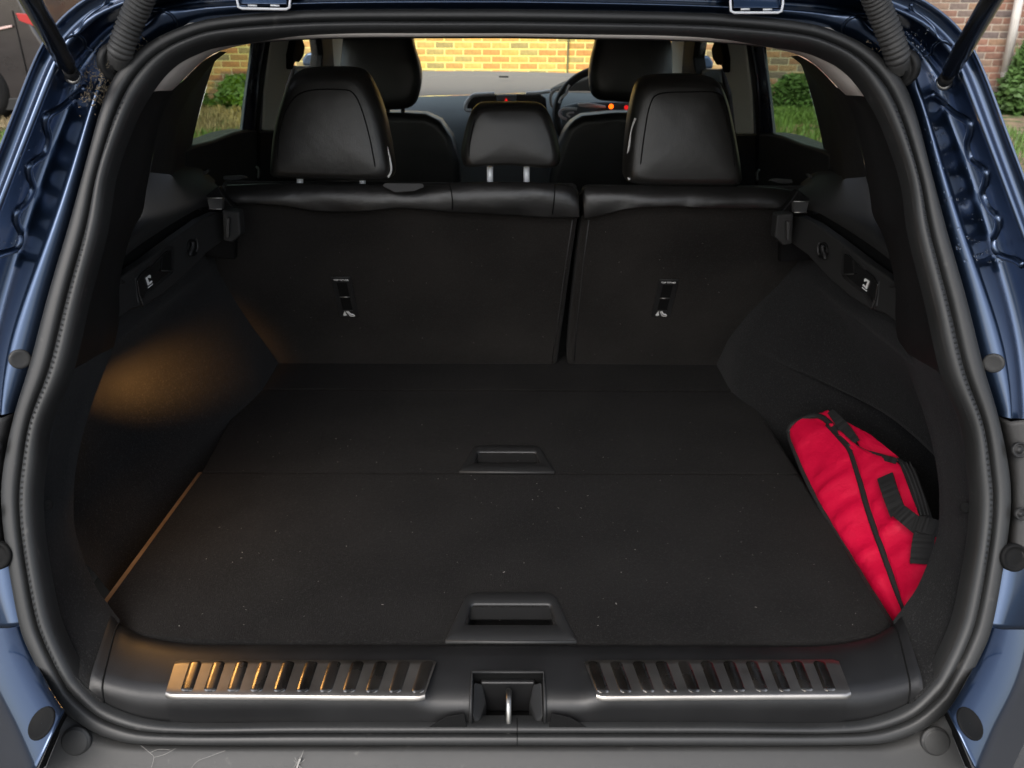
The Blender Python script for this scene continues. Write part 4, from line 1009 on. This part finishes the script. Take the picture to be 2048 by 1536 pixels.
# rear end cap and top panel
def ribbon(name, pts, wv, mt, th=.0025, n=30):
    P = spline(pts, n); rws = []
    ws_ = wv if isinstance(wv, list) else [wv]*2
    a = []; b = []
    for i, p in enumerate(P):
        T = (P[min(i+1, n-1)]-P[max(i-1, 0)]).normalized(); sd_ = T.cross(nb).normalized(); ww = ws_[0]+(ws_[-1]-ws_[0])*i/(n-1)
        hh = nb*(.0012*noise.noise(Vector((i*.4, 3, 1))))
        a.append(p-sd_*ww/2+hh); b.append(p+sd_*ww/2+hh)
    rws = [[p-nb*th for p in a], a, b, [p-nb*th for p in b]]
    return bagkid(loft(name, rws, mt, smooth=False))
bagkid(tube('edge_binding', spline([bp(*p, .004) for p in [(1577,866),(1582,852),(1598,842),(1618,834),(1636,832),(1652,840),(1668,856),(1685,876),(1702,894)]], 40), .0055, M['web'], seg=8))
TA = [(1620,832),(1638,826),(1655,820),(1660,822)]; 
def quadpatch(name, L, h, mt, k=3, nn_=14):
    a, b, c, d = [bp(*p, h) for p in L]; rws = []
    for i in range(nn_):
        t = i/(nn_-1); rws.append([(a.lerp(b, u/(nn_-1))).lerp(d.lerp(c, u/(nn_-1)), t)+nb*(.004*math.sin(math.pi*t)*math.sin(math.pi*u/(nn_-1))+.002*noise.noise(Vector((u*.5, t*5, k)))) for u in range(nn_)])
    rws = [[p-nb*.02 for p in rws[0]]]+rws+[[p-nb*.02 for p in rws[-1]]]
    return bagkid(loft(name, rws, mt))
quadpatch('bag_end', [(1618,834),(1656,820),(1682,872),(1668,856)], .001, M['red'])
quadpatch('bag_top', [(1690,842),(1740,868),(1794,912),(1725,902)], -.004, M['red'], 9)
ribbon('edge_webbing', [bp(*p, .006) for p in [(1660,822),(1672,836),(1690,858),(1706,888)]], [.012, .026], M['web'])
ribbon('edge_webbing', [bp(*p, .006) for p in [(1704,892),(1725,904),(1755,912),(1794,922)]], [.014, .010], M['web'])
quadpatch('zip_panel', [(1794,914),(1830,936),(1872,1055),(1838,1030)], .004, M['web'], 4)
for dx in (0, 8, 15):
    bagkid(tube('zip_tape', spline([bp(x+dx, y, .0085) for x, y in [(1804,924),(1818,955),(1834,1000),(1842,1030)]], 20), .0011, M['seam'], seg=5))
def strap(L, h0, h1, w0, w1):
    ribbon('carry_strap', [bp(*L[0], h0).lerp(bp(*L[1], h1), t)+nb*.003*math.sin(math.pi*t) for t in [k/8 for k in range(9)]], [w0, w1], M['web'], th=.004)
strap([(1769,951),(1796,1028)], .017, .022, .026, .025)
strap([(1790,1016),(1848,1062)], .024, .022, .024, .026)
strap([(1826,1046),(1880,1058)], .026, .020, .026, .026)
strap([(1850,1056),(1842,1128)], .022, .016, .030, .033)
# body of the bag under the panels
bb = [bp(*p, -.02) for p in [(1590,880),(1650,845),(1700,880),(1800,930),(1850,1040),(1860,1150),(1810,1230),(1770,1210),(1680,1070),(1620,960)]]
bagkid(slab('bag_back', bb, -nb*.03, M['red'], bevel=.01, seg=3, smooth=True))

# ================================================================ OUTSIDE
def ground_z(x, y):
    t = min(1, max(0, (y-5.35)/1.0)); t = t*t*(3-2*t); return .60*t
asphalt = mat('asphalt', (.05, .05, .05), .9, vary=(3, .2), bump=[(120, .5, .004)])
def soil_mat():
    m = mat('soil_and_grass', (.20, .145, .085), .95, vary=(6, .4), bump=[(30, .8, .03), (8, .4, .05)], spots=(5, .50, (.045, .085, .018), 1)); return m
xs = [-120, -40, -15]+[i*.4 for i in range(-30, 31)]+[15, 40, 120]; ys = [-80, -20, -5, 0, 3, 5]+[5.2+.1*i for i in range(20)]+[7.6, 8, 8.5, 9, 9.5, 10, 10.5, 14, 30, 120]
Vg = [[Vector((x, y, ground_z(x, y)+(0.02*noise.noise(Vector((x*2, y*2, 0))) if y > 5.4 else 0))) for x in xs] for y in ys]
V, F = grid([r_ for r_ in Vg])
gr = mk('ground', V, F, asphalt); gr['kind'] = 'structure'
gr.data.materials.append(soil_mat())
for p in gr.data.polygons:
    if p.center.y > 5.3: p.material_index = 1

# brick wall
WY = 10.05
BL, BH, GAP = .2255, .0765, .0105
wall = empty('brick_wall', (0, WY, .5), 'long garden wall of mixed buff and red bricks with pale mortar', 'wall')
def brick_mat():
    m = bpy.data.materials.new('facing_brick'); m.use_nodes = True; N = m.node_tree; b = N.nodes['Principled BSDF']
    oi = N.nodes.new('ShaderNodeObjectInfo'); ge = N.nodes.new('ShaderNodeNewGeometry')
    ad = N.nodes.new('ShaderNodeMath'); ad.operation = 'ADD'; N.links.new(oi.outputs['Random'], ad.inputs[0]); N.links.new(ge.outputs['Random Per Island'], ad.inputs[1])
    fr_ = N.nodes.new('ShaderNodeMath'); fr_.operation = 'FRACT'; N.links.new(ad.outputs[0], fr_.inputs[0])
    cr_ = N.nodes.new('ShaderNodeValToRGB'); cr_.color_ramp.interpolation = 'CONSTANT'
    el = cr_.color_ramp.elements
    cols = [(0, (.24, .125, .085)), (.16, (.19, .105, .075)), (.30, (.28, .15, .09)), (.44, (.21, .14, .10)), (.58, (.16, .12, .10)), (.70, (.26, .16, .10)), (.84, (.22, .10, .07)), (.93, (.13, .10, .09))]
    el[0].position, el[0].color = cols[0][0], (*cols[0][1], 1); el[1].position, el[1].color = cols[1][0], (*cols[1][1], 1)
    for p_, c_ in cols[2:]:
        e_ = el.new(p_); e_.color = (*c_, 1)
    N.links.new(fr_.outputs[0], cr_.inputs[0])
    tc = N.nodes.new('ShaderNodeTexCoord'); nz = N.nodes.new('ShaderNodeTexNoise'); nz.inputs['Scale'].default_value = 22; nz.inputs['Detail'].default_value = 6
    N.links.new(tc.outputs['Object'], nz.inputs[0])
    mr = N.nodes.new('ShaderNodeMapRange'); mr.inputs[1].default_value = .3; mr.inputs[2].default_value = .7; mr.inputs[3].default_value = .75; mr.inputs[4].default_value = 1.25
    N.links.new(nz.outputs[0], mr.inputs[0])
    mx = N.nodes.new('ShaderNodeMix'); mx.data_type = 'RGBA'; mx.blend_type = 'MULTIPLY'; mx.inputs[0].default_value = 1
    N.links.new(cr_.outputs[0], mx.inputs[6]); N.links.new(mr.outputs[0], mx.inputs[7]); N.links.new(mx.outputs[2], b.inputs['Base Color'])
    b.inputs['Roughness'].default_value = .9
    bu = N.nodes.new('ShaderNodeBump'); bu.inputs['Distance'].default_value = .004; N.links.new(nz.outputs[0], bu.inputs['Height']); N.links.new(bu.outputs[0], b.inputs['Normal'])
    return m
MB = brick_mat()
mort = mat('mortar', (.42, .37, .30), .95, bump=[(60, .4, .003)])
bk = box('mortar_bed', (-9, WY, .3), (9, WY+.2, 2.6), mort, None, bevel=0); bk.parent = wall; bk.matrix_parent_inverse = Matrix.Translation((0, -WY, -.5))
def brickmesh():
    me = bpy.data.meshes.new('brick'); bm = bmesh.new(); bmesh.ops.create_cube(bm, size=1)
    for v in bm.verts: v.co = Vector((v.co.x*(BL-GAP), v.co.y*.10, v.co.z*(BH-GAP)))
    bmesh.ops.bevel(bm, geom=[e for e in bm.edges], offset=.0025, segments=1, affect='EDGES'); bm.to_mesh(me); bm.free(); me.materials.append(MB); return me
bme = brickmesh()
boxes = [(820,60,1215,160), (60,-10,150,45), (1890,-10,2060,150), (425,75,515,215), (1500,85,1600,165), (590,70,650,140), (1360,75,1425,140)]
rest = bmesh.new(); cnt = 0
for r_ in range(28):
    z = .46+r_*BH
    for i in range(-38, 39):
        x = i*BL+(BL/2 if r_ % 2 else 0)+.03
        px, py, zz = proj((x, WY, z))
        vis = any(a-15 < px < c+15 and b-6 < py < d+6 for a, b, c, d in boxes)
        dy_ = random.uniform(-.002, .002)
        if vis and cnt < 300:
            o = bpy.data.objects.new('brick', bme); COL.objects.link(o); o.parent = wall
            o.location = (x, WY+.045+dy_-WY, z-.5); cnt += 1
            o.rotation_euler = (0, random.uniform(-.004, .004), random.uniform(-.006, .006))
        else:
            res = bmesh.ops.create_cube(rest, size=1)
            for v in res['verts']: v.co = Vector((x+v.co.x*(BL-GAP), WY+.045+dy_+v.co.y*.10, z+v.co.z*(BH-GAP)))
me = bpy.data.meshes.new('bricks'); rest.to_mesh(me); rest.free(); me.materials.append(MB)
o = bpy.data.objects.new('far_bricks', me); COL.objects.link(o); o.parent = wall; o.matrix_parent_inverse = Matrix.Translation((0, -WY, -.5)); o['kind'] = 'stuff'
print('bricks', cnt)

# plants at the foot of the wall, grass
def leafmat(name, c, v=.4):
    m = mat(name, c, .6, vary=(3, v)); return m
LG = leafmat('green_leaf', (.05, .105, .02)); LG2 = leafmat('grass_blade', (.09, .16, .03)); LD = leafmat('dry_blade', (.25, .19, .10))
def blades(name, regions, n, h, wd, mt, kind='stuff', lean=.6):
    V = []; F = []
    for k in range(n):
        x0, x1, y0, y1 = random.choice(regions); x = random.uniform(x0, x1); y = random.uniform(y0, y1); z = ground_z(x, y)
        a = random.uniform(0, 6.28); hh = h*random.uniform(.4, 1.2); l = random.uniform(0, lean)*hh
        dx, dy_ = math.cos(a), math.sin(a); w_ = wd*random.uniform(.6, 1.3)
        b0 = len(V)
        V += [(x-dy_*w_, y+dx*w_, z-.02), (x+dy_*w_, y-dx*w_, z-.02), (x+dx*l*.4+dy_*w_*.8, y+dy_*l*.4-dx*w_*.8, z+hh*.6), (x+dx*l*.4-dy_*w_*.8, y+dy_*l*.4+dx*w_*.8, z+hh*.6), (x+dx*l, y+dy_*l, z+hh)]
        F += [(b0, b0+1, b0+2, b0+3), (b0+3, b0+2, b0+4)]
    return mk(name, V, F, mt, smooth=False)
g1 = blades('grass', [(-5.6,-2.4,5.6,7.3),(2.4,5.0,5.6,9.9),(2.6,4.6,8.5,9.95),(2.6,4.6,8.9,9.95)], 22000, .09, .006, LG2); tag(g1, 'short green grass on the bank in front of the car', 'grass', kind='stuff')
g2 = blades('dry_grass', [(-6,-2.4,6.9,9.6)], 9000, .06, .006, LD); tag(g2, 'dry straw and dead grass at the foot of the wall', 'dry grass', kind='stuff')
def leafplant(name, cx, cy, rx, ry, h, n, label, catn, size=.035, mt=LG):
    rt = empty(name, (cx, cy, ground_z(cx, cy)), label, catn)
    V = []; F = []
    stems_v = []; stems_f = []
    for k in range(max(6, n//90)):
        a = random.uniform(0, 6.28); q = random.uniform(0, .8); tip = Vector((math.cos(a)*rx*q, math.sin(a)*ry*q, h*random.uniform(.6, 1)))
        v, f = tube_vf(spline([Vector((tip.x*.3, tip.y*.3, 0)), Vector((tip.x*.6, tip.y*.6, tip.z*.6)), tip], 6), .004, 5, v0=len(stems_v)); stems_v += v; stems_f += f
    st_ = mk('stem', stems_v, stems_f, LG); st_.parent = rt
    for k in range(n):
        a = random.uniform(0, 6.28); q = math.sqrt(random.random()); zz = h*random.random()**.8
        f_ = 1-.6*(zz/h)**2
        lump = .75+.35*noise.noise(Vector((math.cos(a)*2, math.sin(a)*2, zz*4+cx)))
        c = Vector((math.cos(a)*rx*q*f_*lump, math.sin(a)*ry*q*f_*lump, zz))
        u = Vector((random.gauss(0, 1), random.gauss(0, 1), random.gauss(0, .6))).normalized(); v = u.orthogonal().normalized(); L = size*random.uniform(.6, 1.4)
        b0 = len(V); V += [c-u*L, c+v*L*.45-u*L*.2, c+u*L, c-v*L*.45-u*L*.2]; F.append((b0, b0+1, b0+2, b0+3))
    lf = mk('leaves', V, F, mt, smooth=False); lf.parent = rt; lf['kind'] = 'stuff'
    return rt
leafplant('weed_clump', -3.15, 9.75, .55, .25, .36, 1900, 'low leafy weeds against the wall seen through the left rear window', 'plant')
leafplant('weed_clump', -3.8, 9.7, .4, .25, .30, 1200, 'small leafy clump left of the weeds in the left rear window', 'plant')
leafplant('weed_clump', 3.5, 9.75, .65, .3, .42, 2600, 'tall green weeds against the wall seen through the right rear window', 'plant')
leafplant('bush', 6.15, 9.6, .42, .35, .86, 5200, 'leafy green bush growing around the white downpipe by the wall', 'bush', size=.055)
leafplant('bush', 6.75, 9.4, .4, .35, .62, 2600, 'lower leafy bush at the right edge beside the white downpipe', 'bush', size=.05)
fl = at_y(1585, 243, 8.9)
V = []; F = []
for k in range(26):
    c = Vector((random.gauss(0, .018), random.gauss(0, .018), random.gauss(0, .014))); u = Vector((random.gauss(0, 1), random.gauss(0, 1), random.gauss(0, 1))).normalized(); v = u.orthogonal().normalized(); b0 = len(V)
    V += [c-u*.03, c+v*.015, c+u*.03, c-v*.015]; F.append((b0, b0+1, b0+2, b0+3))
fo = mk('white_flower', V, F, M['white'], smooth=False); fo.location = fl; tag(fo, 'small white flower head among the grass in the right rear window', 'flower')
V, F = tube_vf([Vector((0, 0, 0)), Vector((.01, 0, -(fl.z-ground_z(fl.x, fl.y))))], .004, 5); sm_ = mk('flower_stem', V, F, LG); sm_.parent = fo
# downpipe
dp = empty('downpipe', (6.2, 9.8, .6), 'white rainwater downpipe standing against the brick wall at the right', 'pipe')
p1, p2, p3 = at_y(2040, -10, 9.9), at_y(2012, 135, 9.9), at_y(2040, 330, 9.9)
whitep = mat('white_pipe', (.55, .52, .48), .5, vary=(8, .15)); greyp = mat('grey_concrete_pipe', (.30, .28, .26), .8, vary=(8, .2))
a = tube('upper_pipe', [p1+(p1-p2)*.6, p2-(p1-p2)*.1], .048, whitep, dp, seg=16); a.matrix_parent_inverse = Matrix.Translation((-6.2, -9.8, -.6))
a = tube('pipe_shoe', [p2-(p1-p2)*.05, p2.lerp(p3, .4), p3], [.056, .062, .07], greyp, dp, seg=16); a.matrix_parent_inverse = Matrix.Translation((-6.2, -9.8, -.6))
# cable on the wall
q1, q2 = at_y(1137, 74, 10.0), at_y(1134, 150, 10.0)
cb_ = mk('wall_cable', *tube_vf([q1+(q1-q2)*2, q2-(q1-q2)*4], .012, 6), M['bumper']); tag(cb_, 'thin grey cable running up the wall seen through the windscreen', 'cable')

# neighbouring dark car at the far left
Mb = mat('brown_car_paint', (.010, .006, .005), .3, metal=.2, coat=1, coat_rough=.08, bump=[(4, .15, .03)], vary=(3, .3))
Y2 = 8.4
def n2(px, py, y=Y2): return at_y(px, py, y)
nc = empty('parked_car', (n2(40, 220).x, Y2, .6), 'dark brown car parked beyond the grass at the far left', 'car')
def nk(o): o.parent = nc; o.matrix_parent_inverse = Matrix.Translation(-nc.location); return o
xe = n2(92, 120).x
z0 = n2(40, 225).z
prof2 = [(xe-3.9, z0+.05), (xe-.02, z0+.02), (xe+.05, z0+.25), (xe+.05, z0+.62), (xe-.02, z0+.78), (xe-.16, z0+1.30), (xe-.3, z0+1.42), (xe-2.2, z0+1.46), (xe-2.9, z0+.95), (xe-3.9, z0+.80)]
nk(slab('body', [Vector((x, Y2, z)) for x, z in prof2], (0, 1.6, 0), Mb, bevel=.06, seg=5, smooth=True))
nk(slab('rear_lamp', [Vector((xe-.05, Y2-.004, z0+.92)), Vector((xe+.0, Y2-.004, z0+.80)), Vector((xe-.17, Y2-.004, z0+.86)), Vector((xe-.19, Y2-.004, z0+.93))], (0, .01, 0), mat('red_lens', (.35, .02, .02), .2), bevel=.004))
nk(slab('side_window', [Vector((xe-.35, Y2-.004, z0+.98)), Vector((xe-.45, Y2-.004, z0+1.32)), Vector((xe-2.1, Y2-.004, z0+1.34)), Vector((xe-2.6, Y2-.004, z0+.98))], (0, .01, 0), M['blackgloss'], bevel=.006))
h0 = n2(-10, 57); nk(slab('door_handle', [n2(-20, 58, Y2-.03), n2(22, 50, Y2-.03), n2(24, 54, Y2-.03), n2(-18, 64, Y2-.03)], (0, .02, 0), mat('pink_reflector', (.6, .42, .38), .3), bevel=.004))
nk(tube('door_gap', [Vector((n2(40, 90).x, Y2-.003, z0+.12)), Vector((n2(40, 90).x+.01, Y2-.003, z0+.95))], .006, M['plasticdark'], seg=6))
for xw in (xe-.75, xe-3.1):
    nk(tube('wheel', [Vector((xw+.24*math.cos(a), Y2+.06, z0+.22+.24*math.sin(a))) for a in [2*math.pi*i/32 for i in range(32)]], .09, M['plasticdark'], seg=10, closed=True))
nk(slab('side_skirt', [Vector((xe-3.8, Y2-.01, z0+.02)), Vector((xe+.02, Y2-.01, z0+.02)), Vector((xe+.03, Y2-.01, z0+.14)), Vector((xe-3.8, Y2-.01, z0+.14))], (0, .02, 0), M['plastic'], bevel=.01))

# ================================================================ SMALL STUFF
V = []; F = []
def fleck(c, n, L, w_):
    u = Vector((random.gauss(0, 1), random.gauss(0, 1), random.gauss(0, 1))); u = (u-n*u.dot(n)).normalized(); v = n.cross(u); b0 = len(V)
    V.extend([c-u*L-v*w_+n*.0006, c+u*L-v*w_+n*.0012, c+u*L*.8+v*w_+n*.0012, c-u*L+v*w_+n*.0006]); F.append((b0, b0+1, b0+2, b0+3))
for k in range(200):
    x = random.uniform(-.54, .52); y = random.uniform(.82, 1.44); L = random.choice([.0005, .0006, .0007, .0009, .0012]); fleck(Vector((x, y, ZF+.0003)), Vector((0, 0, 1)), L*random.uniform(.7, 1.4), .0003 if random.random() < .7 else .00055)
for k in range(60):
    fleck(on_seat(random.uniform(560, 1440), random.uniform(450, 710), .0006), sn, random.uniform(.0005, .0012), .0004)
for p in [(350,1013),(672,878),(765,1210),(1008,1145),(1232,1208),(1065,1000),(1270,1100)]:
    fleck(at_z(*p, ZF+.0006), Vector((0, 0, 1)), .0016, .0007)
tag(mk('lint', V, F, M['lint'], smooth=False), 'pale specks of lint scattered over the black boot carpet', 'lint', kind='stuff')
V = []; F = []
for (cx, cy, n, sp) in ((200, 178, 330, 34), (262, 85, 50, 26), (216, 128, 90, 28)):
    for k in range(n):
        c, n_ = on_body(cx+random.gauss(0, sp*.6), cy+random.gauss(0, sp*.7)); fleck(c+n_*random.uniform(.0005, .004), n_, random.uniform(.0006, .0030), random.uniform(.0003, .0008))
for k in range(40):
    c, n_ = on_body(1740+random.gauss(0, 22), 95+random.gauss(0, 12), .0005); fleck(c, n_, random.uniform(.0006, .002), .0004)
tag(mk('leaf_debris', V, F, M['leafbits'], smooth=False), 'crumbled dry leaf bits caught around the wiring gaiter base', 'debris', kind='stuff')
# cobwebs and fluff on bumper
V = []; F = []
def thread(L, r_):
    global V, F
    v, f = tube_vf(spline([on_s(p[0], p[1], -.006)+SN*.0008 for p in L], 24), r_, 4, v0=len(V)); V += v; F += f
for L in ([(282,1490),(300,1505),(308,1514),(303,1536)], [(308,1514),(330,1508),(352,1496)], [(300,1505),(318,1498),(340,1499)], [(382,1538),(395,1522),(420,1512),(452,1500)], [(586,1538),(594,1524),(606,1506)], [(590,1530),(600,1526),(610,1518)], [(588,1520),(598,1530),(606,1538)], [(594,1538),(597,1528),(603,1514),(607,1500)], [(590,1514),(596,1526),(600,1536)]):
    thread(L, .00017)
thread([(594,1536),(597,1526),(601,1516)], .0014)
tag(mk('cobweb', V, F, M['cobweb'], smooth=False), 'pale cobweb threads and fluff on the top of the rear bumper', 'cobweb', kind='stuff')
# water drops on the right side paint
bmw = bmesh.new()
for k in range(120):
    r_ = random.random()
    if r_ < .45: t = random.random(); px, py = 1868+t*110+random.gauss(0, 14), 230+t*300; of = .012
    elif r_ < .7: t = random.random(); px, py = 1850+t*80+random.gauss(0, 5), 250+t*280; of = -.006
    else: px, py = random.gauss(1835, 16), random.gauss(92, 22); of = -.014
    c, n_ = on_body(px, py, .0004); sz = random.choice([.0009, .0012, .0016, .0021])
    bmesh.ops.create_icosphere(bmw, subdivisions=2, radius=sz, matrix=Matrix.Translation(c))
for k in range(26):
    t = random.random(); c = on_body(85-t*75+random.gauss(0, 10), 240+t*260, .0004)[0]
    bmesh.ops.create_icosphere(bmw, subdivisions=2, radius=random.choice([.0006, .0009, .0012]), matrix=Matrix.Translation(c))
me = bpy.data.meshes.new('water_drops'); bmw.to_mesh(me); bmw.free(); me.materials.append(M['water'])
for p in me.polygons: p.use_smooth = True
o = bpy.data.objects.new('water_drops', me); COL.objects.link(o); tag(o, 'small water drops on the blue paint beside the boot opening', 'water drops', kind='stuff')

# children of parts were modelled in world space: their parents sit under the car root, so undo its offset once
for o in car.children: pass
